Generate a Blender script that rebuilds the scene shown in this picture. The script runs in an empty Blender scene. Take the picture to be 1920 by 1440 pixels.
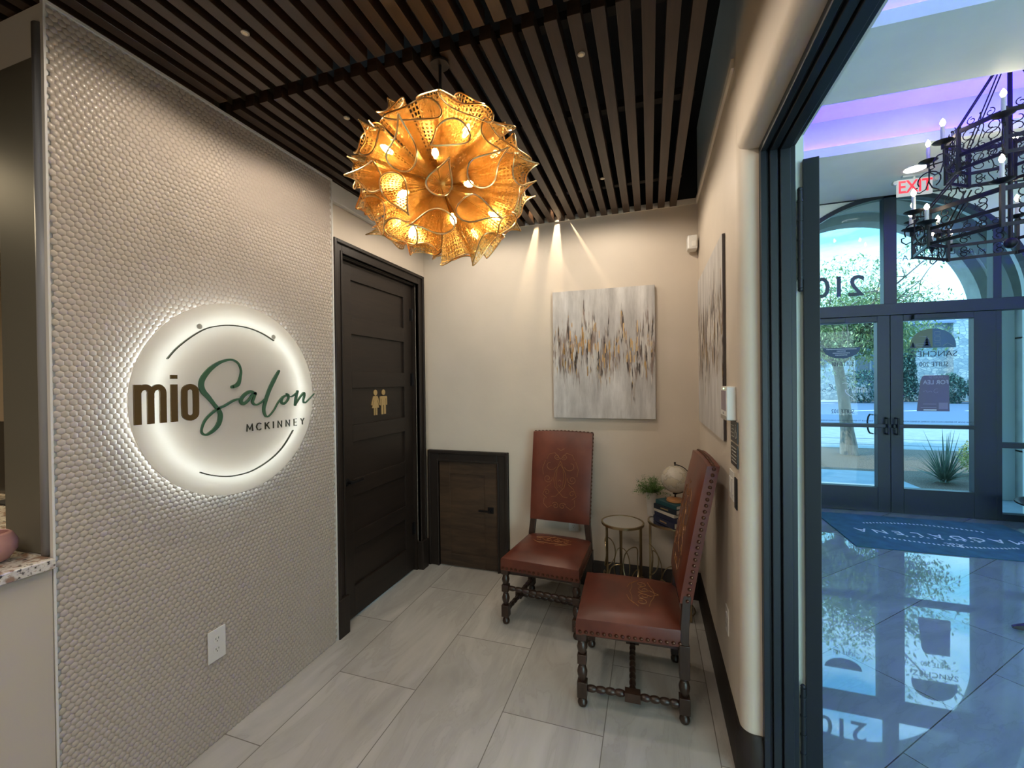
import bpy, math, random
import numpy as np
from mathutils import Vector, Matrix, Euler
random.seed(7)
S = bpy.context.scene
PI = math.pi
col = S.collection

# ------------------------------------------------------------------ camera
cam_d = bpy.data.cameras.new('camera'); cam = bpy.data.objects.new('camera', cam_d); col.objects.link(cam)
cam_d.sensor_fit = 'HORIZONTAL'; cam_d.sensor_width = 36.0; cam_d.lens = 36.0 * 788.95 / 1920.0
cam_d.clip_start = 0.02; cam_d.clip_end = 300
_yaw, _pit, _rol = 0.316911, -0.007138, -0.011539
_r = Vector((math.cos(_yaw), math.sin(_yaw), 0)); _f = Vector((-math.sin(_yaw), math.cos(_yaw), 0)); _u = Vector((0, 0, 1))
_f2 = _f * math.cos(_pit) + _u * math.sin(_pit); _u2 = -_f * math.sin(_pit) + _u * math.cos(_pit)
_r3 = _r * math.cos(_rol) + _u2 * math.sin(_rol); _u3 = -_r * math.sin(_rol) + _u2 * math.cos(_rol)
M = Matrix.Identity(4)
for i in range(3):
    M[i][0] = _r3[i]; M[i][1] = _u3[i]; M[i][2] = -_f2[i]
M.translation = Vector((0, 0, 1.55))
cam.matrix_world = M
S.camera = cam
S.view_settings.view_transform = 'Standard'; S.view_settings.look = 'None'
S.view_settings.gamma = 1; S.view_settings.use_curve_mapping = False
S.view_settings.exposure = 0.8
S.cycles.max_bounces = 10; S.cycles.transparent_max_bounces = 24; S.cycles.caustics_reflective = False
S.cycles.sample_clamp_indirect = 6.0

# ------------------------------------------------------------------ node helpers
class NT:
    def __init__(s, tree): s.t = tree; s.n = tree.nodes; s.l = tree.links
    def node(s, kind, **kw):
        nd = s.n.new(kind)
        ins = kw.pop('ins', {})
        for k, v in kw.items(): setattr(nd, k, v)
        for k, v in ins.items(): s.set(nd, k, v)
        return nd
    def set(s, nd, k, v):
        sock = nd.inputs[k]
        if isinstance(v, bpy.types.NodeSocket): s.l.new(v, sock)
        else: sock.default_value = v
    def math(s, op, a, b=0.0, c=0.0):
        nd = s.n.new('ShaderNodeMath'); nd.operation = op
        for i, v in enumerate((a, b, c)): s.set(nd, i, v)
        return nd.outputs[0]
    def mix(s, fac, a, b, mode='MIX'):
        nd = s.n.new('ShaderNodeMix'); nd.data_type = 'RGBA'; nd.blend_type = mode
        s.set(nd, 0, fac); s.set(nd, 6, a); s.set(nd, 7, b)
        return nd.outputs[2]
    def ramp(s, fac, stops, interp='LINEAR'):
        nd = s.n.new('ShaderNodeValToRGB'); cr = nd.color_ramp; cr.interpolation = interp
        while len(cr.elements) > 1: cr.elements.remove(cr.elements[-1])
        for i, (p, c) in enumerate(stops):
            e = cr.elements[0] if i == 0 else cr.elements.new(p)
            e.position = p; e.color = c if len(c) == 4 else (*c, 1)
        s.l.new(fac, nd.inputs[0]); return nd.outputs[0]
    def noise(s, vec, scale, detail=3, rough=.5, dist=0, w=None):
        nd = s.n.new('ShaderNodeTexNoise')
        if w is not None: nd.noise_dimensions = '4D'; s.set(nd, 'W', w)
        s.set(nd, 'Vector', vec); s.set(nd, 'Scale', scale); s.set(nd, 'Detail', detail); s.set(nd, 'Roughness', rough); s.set(nd, 'Distortion', dist)
        return nd.outputs['Fac']
    def coord(s, which='Object'): return s.n.new('ShaderNodeTexCoord').outputs[which]
    def mapping(s, vec, loc=(0, 0, 0), rot=(0, 0, 0), sc=(1, 1, 1)):
        nd = s.n.new('ShaderNodeMapping'); s.set(nd, 'Vector', vec); s.set(nd, 'Location', loc); s.set(nd, 'Rotation', rot); s.set(nd, 'Scale', sc)
        return nd.outputs[0]
    def sep(s, vec):
        nd = s.n.new('ShaderNodeSeparateXYZ'); s.set(nd, 0, vec); return nd.outputs
    def comb(s, x, y, z):
        nd = s.n.new('ShaderNodeCombineXYZ'); s.set(nd, 0, x); s.set(nd, 1, y); s.set(nd, 2, z); return nd.outputs[0]
    def bump(s, h, strength=.3, dist=.01):
        nd = s.n.new('ShaderNodeBump'); s.set(nd, 'Height', h); s.set(nd, 'Strength', strength); s.set(nd, 'Distance', dist); return nd.outputs[0]

def rgb(c): return (*c, 1) if len(c) == 3 else c
def new_mat(name):
    m = bpy.data.materials.new(name); m.use_nodes = True
    t = NT(m.node_tree); p = m.node_tree.nodes['Principled BSDF']
    return m, t, p
def mat(name, c, rough=.5, metal=0, spec=.5, bump=None, var=None, **kw):
    """plain principled; bump=(scale, strength, dist); var=(scale, amount)"""
    m, t, p = new_mat(name)
    p.inputs['Base Color'].default_value = rgb(c); p.inputs['Roughness'].default_value = rough
    p.inputs['Metallic'].default_value = metal; p.inputs['Specular IOR Level'].default_value = spec
    for k, v in kw.items(): p.inputs[k.replace('_', ' ')].default_value = v
    if bump or var: v = t.coord('Object')
    if bump: t.set(p, 'Normal', t.bump(t.noise(v, bump[0], 4), bump[1], bump[2]))
    if var:
        n = t.noise(v, var[0], 4)
        d = tuple(x * (1 - var[1]) for x in c[:3]); l = tuple(min(1, x * (1 + var[1])) for x in c[:3])
        t.set(p, 'Base Color', t.ramp(n, [(.3, d), (.7, l)]))
    return m
def emit(name, c, s):
    m, t, p = new_mat(name)
    p.inputs['Base Color'].default_value = (0, 0, 0, 1)
    p.inputs['Emission Color'].default_value = rgb(c); p.inputs['Emission Strength'].default_value = s
    return m
def wood(name, c1, c2, axis='y', rough=.4, fine=60, along=3, bump=.25):
    m, t, p = new_mat(name)
    sc = {'x': (along, fine, fine), 'y': (fine, along, fine), 'z': (fine, fine, along)}[axis]
    v = t.mapping(t.coord('Object'), sc=sc)
    n = t.noise(v, 1, 6, .65, .6); n2 = t.noise(t.mapping(t.coord('Object'), sc=tuple(x * .12 for x in sc)), 1, 3)
    f = t.math('ADD', t.math('MULTIPLY', n, .6), t.math('MULTIPLY', n2, .4))
    t.set(p, 'Base Color', t.ramp(f, [(.35, c1), (.65, c2)]))
    t.set(p, 'Roughness', rough); t.set(p, 'Normal', t.bump(n, bump, .002))
    return m

# ------------------------------------------------------------------ world: bright hazy sky with streaky cloud
w = bpy.data.worlds.new('sky'); S.world = w; w.use_nodes = True
t = NT(w.node_tree); bg = w.node_tree.nodes['Background']
vec = t.coord('Generated'); sx = t.sep(vec)
grad = t.ramp(sx[2], [(0.0, (.50, .84, 1.0)), (.18, (.42, .80, 1.0)), (.245, (.13, .52, .68)), (.5, (.08, .36, .66)), (1, (.05, .24, .6))])
cl = t.noise(t.mapping(vec, rot=(0, .2, .5), sc=(1.1, 3.0, 6.0)), 1.6, 7, .6, .8)
clf = t.ramp(cl, [(.40, (0, 0, 0)), (.58, (1, 1, 1))])
t.set(bg, 'Color', t.mix(t.math('MULTIPLY', t.sep(clf)[0], .5), grad, (.62, .86, 1.0, 1)))
bg.inputs['Strength'].default_value = 2.2

def lamp(kind, name, loc, energy, color, rot=(0, 0, 0), **kw):
    d = bpy.data.lights.new(name, kind); d.energy = energy; d.color = color
    for k, v in kw.items(): setattr(d, k, v)
    o = bpy.data.objects.new(name, d); o.location = loc; o.rotation_euler = rot; col.objects.link(o)
    return o
lamp('SUN', 'sun', (0, 0, 30), 2.2, (1.0, .93, .80), (math.radians(38), 0, math.radians(-65)), angle=.01)
# added soft fill from overhead behind the camera, no fixtures modelled
lamp('AREA', 'salon_fill_light', (-.75, -.55, 2.62), 18, (1.0, .88, .74), shape='RECTANGLE', size=1.1, size_y=.8)
lamp('AREA', 'reception_fill_light', (-3.4, .9, 2.6), 16, (1.0, .80, .50), shape='RECTANGLE', size=.9, size_y=.9)  # added warm fill for the reception room beyond the partition
# added cool fill for the lobby, no fixtures modelled
lamp('AREA', 'lobby_top_fill', (3.6, 2.1, 3.55), 34, (.72, .90, .98), shape='RECTANGLE', size=2.4, size_y=1.6)
lamp('AREA', 'lobby_near_fill', (3.6, -3.7, 1.7), 155, (.64, .90, .96), (math.radians(105), 0, math.radians(12)), shape='RECTANGLE', size=4.5, size_y=2.6)  # added fill from the unseen near end, tilted up; no window modelled
# recessed spots above the slats
def spot(name, loc, aim, e, c, ang, blend=.25, r=.01):
    d = Vector(aim) - Vector(loc)
    return lamp('SPOT', name, loc, e, c, d.to_track_quat('-Z', 'Y').to_euler(), spot_size=math.radians(ang), spot_blend=blend, shadow_soft_size=r)

for _n, _p, _a, _e in (('nook_downlight', (-1.313, 1.613, 2.745), (-1.25, 1.8, 0), 7), ('nook_downlight', (-.233, 1.586, 2.745), (-.3, 1.95, 0), 8), ('nook_downlight', (-1.322, 1.11, 2.745), (-1.2, 1.0, 0), 5), ('nook_downlight', (-.262, 2.60, 2.745), (-.35, 2.75, 0), 9), ('nook_downlight', (-1.2, 2.60, 2.745), (-1.1, 2.75, 0), 10)):
    spot(_n, _p, _a, _e, (1.0, .86, .70), 173, .35, .02)

# ------------------------------------------------------------------ object helpers
def tag(o, label=None, cat=None, group=None, kind=None):
    if label: o['label'] = label
    if cat: o['category'] = cat
    if group: o['group'] = group
    if kind: o['kind'] = kind
    return o
def thing(name, label, cat, loc=(0, 0, 0), rz=0, group=None, kind=None):
    o = bpy.data.objects.new(name, None); col.objects.link(o)
    o.location = loc; o.rotation_euler = (0, 0, rz); o.empty_display_size = .1
    return tag(o, label, cat, group, kind)
def copy_tree(o, parent=None):
    c = o.copy(); col.objects.link(c); c.parent = parent
    for ch in list(o.children): copy_tree(ch, c)
    return c
def frame(d):
    d = Vector(d).normalized(); a = Vector((0, 0, 1)) if abs(d.z) < .9 else Vector((1, 0, 0))
    u = a.cross(d).normalized(); return d, u, d.cross(u)
class MB:
    def __init__(s): s.v = []; s.f = []; s.uv = None
    def add(s, vs, fs):
        b = len(s.v); s.v += [tuple(x) for x in vs]; s.f += [tuple(i + b for i in f) for f in fs]; return s
    def box(s, x0, x1, y0, y1, z0, z1):
        return s.add([(x, y, z) for z in (z0, z1) for y in (y0, y1) for x in (x0, x1)],
                     [(0, 2, 3, 1), (4, 5, 7, 6), (0, 1, 5, 4), (2, 6, 7, 3), (0, 4, 6, 2), (1, 3, 7, 5)])
    def hexa(s, a, b):  # two quads -> solid
        return s.add(list(a) + list(b), [(3, 2, 1, 0), (4, 5, 6, 7), (0, 1, 5, 4), (1, 2, 6, 5), (2, 3, 7, 6), (3, 0, 4, 7)])
    def loft(s, rings, cap=True, closed=True):
        n = len(rings[0]); vs = [p for r in rings for p in r]; fs = []
        for k in range(len(rings) - 1):
            for i in range(n if closed else n - 1):
                j = (i + 1) % n; fs.append((k * n + i, k * n + j, (k + 1) * n + j, (k + 1) * n + i))
        if cap: fs.append(tuple(range(n))[::-1]); fs.append(tuple((len(rings) - 1) * n + i for i in range(n)))
        return s.add(vs, fs)
    def cyl(s, p0, p1, r0, r1=None, n=12, cap=True):
        r1 = r0 if r1 is None else r1; p0 = Vector(p0); p1 = Vector(p1); d, u, v = frame(p1 - p0)
        return s.loft([[p + (u * math.cos(2 * PI * i / n) + v * math.sin(2 * PI * i / n)) * r for i in range(n)] for p, r in ((p0, r0), (p1, r1))], cap)
    def lathe(s, prof, c=(0, 0, 0), n=20, p1=None, cap=True):
        """profile of (r, t): t is height along z, or 0..1 from c to p1"""
        c = Vector(c)
        if p1 is None: d, u, v, L = Vector((0, 0, 1)), Vector((1, 0, 0)), Vector((0, 1, 0)), 1
        else: d, u, v = frame(Vector(p1) - c); L = (Vector(p1) - c).length
        return s.loft([[c + d * (h * L) + (u * math.cos(2 * PI * i / n) + v * math.sin(2 * PI * i / n)) * r for i in range(n)] for r, h in prof], cap)
    def tube(s, pts, r, n=6, closed=False, cap=True):
        P = [Vector(p) for p in pts]; m = len(P); rings = []; u = None
        for i in range(m):
            if closed: d = P[(i + 1) % m] - P[i - 1]
            else: d = P[min(i + 1, m - 1)] - P[max(i - 1, 0)]
            d.normalize()
            if u is None: _, u, _ = frame(d)
            u = (u - d * u.dot(d)); u = u.normalized() if u.length > 1e-6 else frame(d)[1]
            v = d.cross(u); rr = r[i] if isinstance(r, (list, tuple)) else r
            rings.append([P[i] + (u * math.cos(2 * PI * k / n) + v * math.sin(2 * PI * k / n)) * rr for k in range(n)])
        if closed: rings.append(rings[0])
        return s.loft(rings, cap and not closed)
    def sphere(s, c, r, n=12, m=8, sq=(1, 1, 1)):
        c = Vector(c); rings = []
        for k in range(m + 1):
            a = PI * k / m - PI / 2; rr = max(math.cos(a), 1e-3)
            rings.append([c + Vector((math.cos(2 * PI * i / n) * rr * r * sq[0], math.sin(2 * PI * i / n) * rr * r * sq[1], math.sin(a) * r * sq[2])) for i in range(n)])
        return s.loft(rings)
    def prism(s, poly, fn, d0, d1):
        """poly of (a,b); fn(a,b,d)->xyz"""
        n = len(poly)
        return s.add([fn(a, b, d0) for a, b in poly] + [fn(a, b, d1) for a, b in poly],
                     [tuple(range(n))[::-1], tuple(range(n, 2 * n))] + [(i, (i + 1) % n, n + (i + 1) % n, n + i) for i in range(n)])
    def ribbon(s, pts, ws, fn, d0, d1, closed=False, smooth=0, cap_round=False):
        """flat stroke with varying width in a plane, given a thickness"""
        P = [np.array(p, float) for p in pts]; W = list(ws) if isinstance(ws, (list, tuple)) else [ws] * len(P)
        if smooth and len(P) > 2: P, W = catmull(P, W, smooth, closed)
        m = len(P); L = []; R = []
        for i in range(m):
            d = (P[(i + 1) % m] - P[i - 1]) if closed else P[min(i + 1, m - 1)] - P[max(i - 1, 0)]
            d = d / (np.linalg.norm(d) + 1e-9); nn = np.array([-d[1], d[0]])
            L.append(P[i] + nn * W[i] / 2); R.append(P[i] - nn * W[i] / 2)
        for i in range(m if closed else m - 1):
            j = (i + 1) % m; q = [R[i], R[j], L[j], L[i]]
            s.hexa([fn(a, b, d0) for a, b in q], [fn(a, b, d1) for a, b in q])
        if cap_round:
            for e in ((0, W[0]), (-1, W[-1])):
                c = P[e[0]]; s.prism([(c[0] + math.cos(a) * e[1] / 2, c[1] + math.sin(a) * e[1] / 2) for a in [2 * PI * k / 12 for k in range(12)]], fn, d0, d1)
        return s
    def build(s, name, m, parent=None, smooth=False, bevel=0, sub=0, fix=True):
        me = bpy.data.meshes.new(name); me.from_pydata(s.v, [], s.f)
        if fix:
            import bmesh
            b = bmesh.new(); b.from_mesh(me); bmesh.ops.recalc_face_normals(b, faces=b.faces); b.to_mesh(me); b.free()
        me.materials.append(m)
        if smooth:
            me.polygons.foreach_set('use_smooth', [True] * len(me.polygons))
            if smooth != 'all':
                me.set_sharp_from_angle(angle=math.radians(40))
        o = bpy.data.objects.new(name, me); col.objects.link(o); o.parent = parent
        if bevel:
            bv = o.modifiers.new('bevel', 'BEVEL'); bv.width = bevel; bv.segments = 2; bv.limit_method = 'ANGLE'
        if sub:
            sb = o.modifiers.new('sub', 'SUBSURF'); sb.levels = sub; sb.render_levels = sub
        return o
def catmull(P, W, k, closed=False):
    n = len(P); oP = []; oW = []
    for i in range(n if closed else n - 1):
        g = (lambda j: (j % n) if closed else min(max(j, 0), n - 1))
        p0, p1, p2, p3 = P[g(i - 1)], P[g(i)], P[g(i + 1)], P[g(i + 2)]
        for q in range(k):
            u = q / k
            oP.append(.5 * ((2 * p1) + (-p0 + p2) * u + (2 * p0 - 5 * p1 + 4 * p2 - p3) * u * u + (-p0 + 3 * p1 - 3 * p2 + p3) * u ** 3))
            oW.append(W[i] * (1 - u) + W[(i + 1) % n] * u)
    if not closed: oP.append(P[-1]); oW.append(W[-1])
    return oP, oW
def struct(name, mb, m, parent=None, label=None, **kw):
    o = mb.build(name, m, parent, **kw)
    if parent is None: tag(o, label or name.replace('_', ' '), name.split('_')[0], kind='structure')
    return o
def bx(*a): return MB().box(*a)
def spiral(c, r0, r1, a0, turns, n=22, sx=1, sy=1):
    return [(c[0] + sx * (r0 + (r1 - r0) * i / n) * math.cos(a0 + turns * 2 * PI * i / n), c[1] + sy * (r0 + (r1 - r0) * i / n) * math.sin(a0 + turns * 2 * PI * i / n)) for i in range(n + 1)]
def text(name, s, size, m, parent, mtx, depth=.001, align='CENTER', squeeze=1, bold=0):
    cu = bpy.data.curves.new(name, 'FONT'); cu.body = s; cu.size = size; cu.align_x = align; cu.align_y = 'CENTER'; cu.extrude = depth; cu.offset = bold
    cu.resolution_u = 3
    tmp = bpy.data.objects.new(name + '_tmp', cu); col.objects.link(tmp)
    dg = bpy.context.evaluated_depsgraph_get(); me = bpy.data.meshes.new_from_object(tmp.evaluated_get(dg))
    bpy.data.objects.remove(tmp); bpy.data.curves.remove(cu)
    me.transform(mtx @ Matrix.Diagonal((squeeze, 1, 1, 1))); me.name = name
    me.materials.clear(); me.materials.append(m)
    o = bpy.data.objects.new(name, me); col.objects.link(o); o.parent = parent
    return o
def plane_mtx(o, ax, up):
    ax = Vector(ax).normalized(); up = Vector(up).normalized(); n = ax.cross(up)
    m = Matrix.Identity(4)
    for i in range(3): m[i][0] = ax[i]; m[i][1] = up[i]; m[i][2] = n[i]
    m.translation = Vector(o); return m

# ------------------------------------------------------------------ materials
plaster = mat('warm plaster', (.63, .55, .455), .62, bump=(7, .16, .02), var=(2.2, .05))
plaster_l = mat('cool lobby plaster', (.74, .82, .77), .6, bump=(6, .12, .02), var=(3, .04))
plaster_w = mat('white trim plaster', (.70, .68, .64), .5, bump=(14, .1, .005))
black = mat('black ceiling paint', (.008, .008, .010), .8)
iron = mat('dark iron paint', (.012, .018, .026), .38, spec=.4)
alu = mat('bronze storefront metal', (.016, .027, .038), .38, spec=.4)
forged = mat('forged iron', (.012, .012, .014), .45, .6)
espresso = wood('espresso door wood', (.008, .0048, .0034), (.020, .012, .008), 'y', .5, 40, 3)
espresso_v = wood('espresso upright wood', (.008, .0048, .0034), (.019, .0115, .0075), 'z', .5, 40, 3)
rustic = wood('rustic walnut board', (.018, .010, .006), (.075, .042, .022), 'x', .5, 30, 4)
slatwood = wood('brown slat wood', (.016, .0085, .005), (.058, .028, .0135), 'y', .42, 26, 2.2)
chairwood = wood('turned walnut', (.016, .008, .005), (.045, .022, .014), 'z', .33, 50, 8)
brass = mat('antique brass', (.42, .33, .19), .28, 1)
mirror = mat('mirrored glass top', (.82, .83, .84), .04, 1)
white_pl = mat('white plastic', (.74, .72, .68), .35)
grey_pl = mat('charcoal plaque', (.035, .037, .038), .4)
gold_paint = mat('gold metal figure', (.62, .45, .22), .35, .8)

def leather_mat():
    m, t, p = new_mat('red brown leather')
    v = t.coord('Object'); n = t.noise(v, 3.2, 4, .6); n2 = t.noise(v, 260, 3)
    t.set(p, 'Base Color', t.ramp(n, [(.30, (.068, .015, .008)), (.55, (.125, .028, .014)), (.75, (.18, .046, .022))]))
    p.inputs['Roughness'].default_value = .36
    t.set(p, 'Normal', t.bump(n2, .12, .001)); return m
leather = leather_mat()
emboss = mat('faded gilt tooling', (.27, .125, .045), .40, .3)

def tile_mat(name, origin, rot, length, row, c_a, c_b, vein, rough, grout, veinscale=2.0, ior=.5, band=.5, vmix=.5, nior=1.5):
    
    m, t, p = new_mat(name)
    v = t.mapping(t.coord('Object'), rot=(0, 0, rot)); v = t.mapping(v, loc=(-origin[0], -origin[1], 0))
    br = t.node('ShaderNodeTexBrick', offset=.5, offset_frequency=2, squash=1)
    for k, x in (('Vector', v), ('Scale', 1), ('Brick Width', length), ('Row Height', row), ('Mortar Size', .0022), ('Mortar Smooth', .1), ('Color1', (0, 0, 0, 1)), ('Color2', (1, 1, 1, 1)), ('Mortar', (.5, .5, .5, 1))): t.set(br, k, x)
    rnd = t.sep(br.outputs['Color'])[0]
    big = t.noise(t.mapping(v, rot=(0, 0, .5), sc=(.7, 2.6, 1)), veinscale, 5, .55, 1.3, w=t.math('MULTIPLY', rnd, 40))
    ve = t.math('ABSOLUTE', t.math('SUBTRACT', big, band))
    base = t.ramp(big, [(.30, c_a), (.70, c_b)])
    vm = t.ramp(ve, [(0, (1, 1, 1)), (.018, (.0, .0, .0))])
    c = t.mix(t.math('MULTIPLY', t.sep(vm)[0], vmix), base, rgb(vein))
    tone = t.math('ADD', .93, t.math('MULTIPLY', rnd, .12))
    c = t.mix(1.0, c, t.comb(tone, tone, tone), 'MULTIPLY')
    t.set(p, 'Base Color', t.mix(br.outputs['Fac'], c, rgb(grout)))
    t.set(p, 'Roughness', rough); p.inputs['Specular IOR Level'].default_value = ior; p.inputs['IOR'].default_value = nior
    t.set(p, 'Normal', t.bump(t.math('SUBTRACT', 1.0, br.outputs['Fac']), .35, .0015))
    return m
# vestibule: planks run along y (rows step in x)
floor_m = tile_mat('pale porcelain planks', (1.36, -1.65), -PI / 2, .97, .464, (.37, .355, .325), (.53, .51, .475), (.30, .275, .24), .26, (.20, .185, .165), vmix=.22)
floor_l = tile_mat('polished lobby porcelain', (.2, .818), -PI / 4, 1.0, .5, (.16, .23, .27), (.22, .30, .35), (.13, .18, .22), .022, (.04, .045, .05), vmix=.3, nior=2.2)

# ================================================================== THE SHELL
XL, XR, YB, ZC = -1.80, .325, 3.20, 2.768
struct('floor', bx(-6, .50, -4, YB + .02, -.05, 0), floor_m, label='pale veined porcelain plank floor of the waiting nook')
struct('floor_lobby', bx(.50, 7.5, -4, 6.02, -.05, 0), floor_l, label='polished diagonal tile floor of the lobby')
# back wall: plaster to just above the slats, black above
struct('wall_back', bx(-2.1, .56, YB, YB + .15, 0, ZC + .035), plaster, label='beige plaster back wall behind the chairs')
struct('wall_back_upper', bx(-2.1, .56, YB, YB + .15, ZC + .035, 3.3), black, label='black painted band above the slats')
# right wall of the nook with rounded end, wraps into the reveal
def right_wall():
    r = .045; jy = 1.80; zt = 2.415; x1 = .509
    m = MB()
    prof = [(XR, YB)] + [(XR + r - r * math.cos(a), jy + r - r * math.sin(a)) for a in [PI / 2 * k / 8 for k in range(9)]] + [(x1, jy), (x1, YB)]
    m.prism(prof, lambda a, b, d: (a, b, d), 0, 3.3)
    # header over the opening with rounded lower edge, runs toward and past the camera
    hp = [(XR, 3.3), (XR, zt + r)] + [(XR + r - r * math.cos(a), zt + r - r * math.sin(a)) for a in [PI / 2 * k / 8 for k in range(1, 9)]] + [(x1, zt), (x1, 3.3)]
    m.prism(hp, lambda a, b, d: (a, d, b), -.02, jy + r * .4)
    m.box(XR, x1, -4, -.02, 0, 3.3)
    return m
struct('wall_right', right_wall(), plaster, smooth=True, label='beige plaster wall on the right with a rounded corner at the opening')
# left: tiled partition, then plaster stretch around the restroom door
TY0, TY1, TX0 = .812, 2.065, -2.06
zt = ZC - .004
struct('wall_left', bx(TX0, XL - .006, TY0, TY1, 0, zt), plaster_w, label='partition wall faced with small white hexagon tiles')
struct('wall_left_recess', MB().box(-2.05, -1.835, TY1, 2.154, 0, ZC + .1).box(-2.05, -1.835, 3.056, YB, 0, ZC + .1).box(-2.05, -1.835, 2.154, 3.056, 2.353, ZC + .1), plaster, label='beige plaster around the dark restroom door')
struct('trim_1', bx(-1.835, -1.802, TY1, YB, ZC - .12, ZC - .004), plaster_w, label='pale plaster ledge above the restroom door', bevel=.004)
olive = mat('olive grey paint', (.125, .12, .095), .45)
MB().box(TX0 + .001, XL - .062, TY0 - .004, TY0 - .0005, 1.012, 2.60).build('end_panel', olive, bpy.data.objects['wall_left'])
MB().cyl((XL - .038, TY0 + .008, 1.012), (XL - .038, TY0 + .008, 2.70), .022, n=24).build('corner_bead', mat('grey blue paint', (.30, .31, .33), .4), bpy.data.objects['wall_left'], smooth='all')
def hex_tiles():
    pitch = .0212; row = pitch * .8660254; R = pitch / math.sqrt(3); vs = []; fs = []
    nr = int(zt / row) + 1; k = 0
    for j in range(nr):
        z = row * (j + .5)
        if z > zt - .004: break
        y = TY0 + pitch * (.5 if j % 2 else 1.0)
        while y < TY1 - .004:
            b = len(vs)
            for rr, h in ((1.0, .0), (.86, .0016), (.5, .0030)):
                for q in range(6):
                    a = PI / 6 + PI / 3 * q
                    vs.append((XL - .006 + .0035 + h, min(max(y + R * rr * math.cos(a), TY0), TY1), min(z + R * rr * math.sin(a), zt)))
            vs.append((XL - .006 + .0035 + .0035, y, z))
            for q in range(6):
                p = (q + 1) % 6
                fs.append((b + q, b + p, b + 6 + p, b + 6 + q)); fs.append((b + 6 + q, b + 6 + p, b + 12 + p, b + 12 + q)); fs.append((b + 12 + q, b + 12 + p, b + 18))
            y += pitch
    m = MB(); m.v = vs; m.f = fs; return m
tile_w = mat('satin white ceramic', (.46, .40, .34), .30, spec=.5)
struct('hexagon_tile_facing', hex_tiles(), tile_w, parent=bpy.data.objects['wall_left'], smooth='all')
struct('tile_edge_trim', MB().box(XL - .012, XL + .004, TY0 - .006, TY0, 0, zt).box(XL - .012, XL + .004, TY0, TY1 + .004, zt - .006, zt + .004).box(XL - .03, XL + .004, TY1, TY1 + .006, 0, zt), plaster_w, parent=bpy.data.objects['wall_left'])
# shell behind the camera and around the reception
struct('wall_front', bx(-6, .56, -4.15, -4, 0, 3.3), plaster, label='plaster wall behind the viewpoint')
ochre = mat('ochre plaster', (.62, .47, .24), .6, bump=(5, .2, .02), var=(6, .12))
struct('wall_reception', bx(-6, TX0 + .01, 2.4, 2.55, 0, 3.3), ochre, label='yellow ochre wall of the reception room')
struct('wall_far_left', bx(-6.15, -6, -4, 2.6, 0, 3.3), plaster, label='far left reception wall')
struct('ceiling', bx(-6, .56, -4, YB + .1, 3.3, 3.4), black, label='black deck above the wooden slats')

# slatted ceiling in two sections with a gap between them
def slat_section(label, y0, y1, xmin, name='slatted_ceiling_section'):
    root = thing(name, label, 'ceiling slats')
    first = None; x = .165; k = 0
    while x > xmin + .02:
        if first is None:
            first = bx(-.0225, .0225, y0, y1, 0, .052).build('slat', slatwood, root, bevel=.0015); o = first
        else:
            o = first.copy(); col.objects.link(o); o.parent = root
        o.location = (x, 0, ZC + .0005 * math.sin(k * 2.1)); x -= .0793; k += 1
    return root
s1 = slat_section('long brown slat ceiling section beyond the dark gap, over the chairs', 1.408, YB - .013, XL - .04)
s2 = slat_section('brown slat ceiling section nearest the viewer, before the dark gap', -1.0, 1.352, -2.9)
batt = mat('dark batten', (.022, .016, .012), .7)
for yy in (1.50, 2.05, 2.85): bx(XL - .02, .20, yy - .02, yy + .02, ZC + .0535, ZC + .085).build('batten', batt, s1)
for yy in (-.4, .5, 1.26): bx(-2.9, .20, yy - .02, yy + .02, ZC + .0535, ZC + .085).build('batten', batt, s2)
downl = mat('brushed lamp rim', (.55, .5, .42), .3, .9)
lensm = emit('warm downlight lens', (1.0, .72, .42), 6)
for i, (x, y, lab) in enumerate(((-1.322, 1.11, 'tiny round downlight between the slats near the tiled wall'), (-1.313, 1.613, 'tiny round downlight between the slats left of the gold pendant'), (-.233, 1.586, 'tiny round downlight between the slats right of the gold pendant'), (-.262, 2.60, 'tiny round downlight between the slats nearest the back wall painting'), (-1.2, 2.60, 'tiny round downlight between the slats behind the gold pendant'))):
    r_ = thing('recessed_downlight', lab, 'ceiling light', (x, y, ZC - .004), group='small downlights in the slat ceiling')
    MB().lathe([(.012, 0), (.0135, .001), (.0135, .006)], n=18).build('rim', downl, r_, smooth=True)
    MB().lathe([(.001, -.0005), (.008, -.0005), (.008, .0)], n=12).build('lens', mat('dull lens', (.85, .72, .5), .3) if 'dull lens' not in bpy.data.materials else bpy.data.materials['dull lens'], r_)
for x, y, ax_, ay_, e in ((-.80, 3.06, -.92, 3.22, 9), (-.66, 3.08, -.52, 3.24, 13)):
    spot('wall_wash_spot', (x, y, 2.92), (ax_, ay_, 1.9), e, (1.0, .78, .52), 62, .3, .006)

struct('trim_6', MB().box(XL - .03, XR, YB - .012, YB - .001, ZC + .001, ZC + .040).box(XR - .012, XR - .001, 1.85, YB - .012, ZC - .001, ZC + .036), mat('cream top trim', (.86, .80, .70), .5), label='cream trim at the top of the wall between slat ends')
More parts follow.
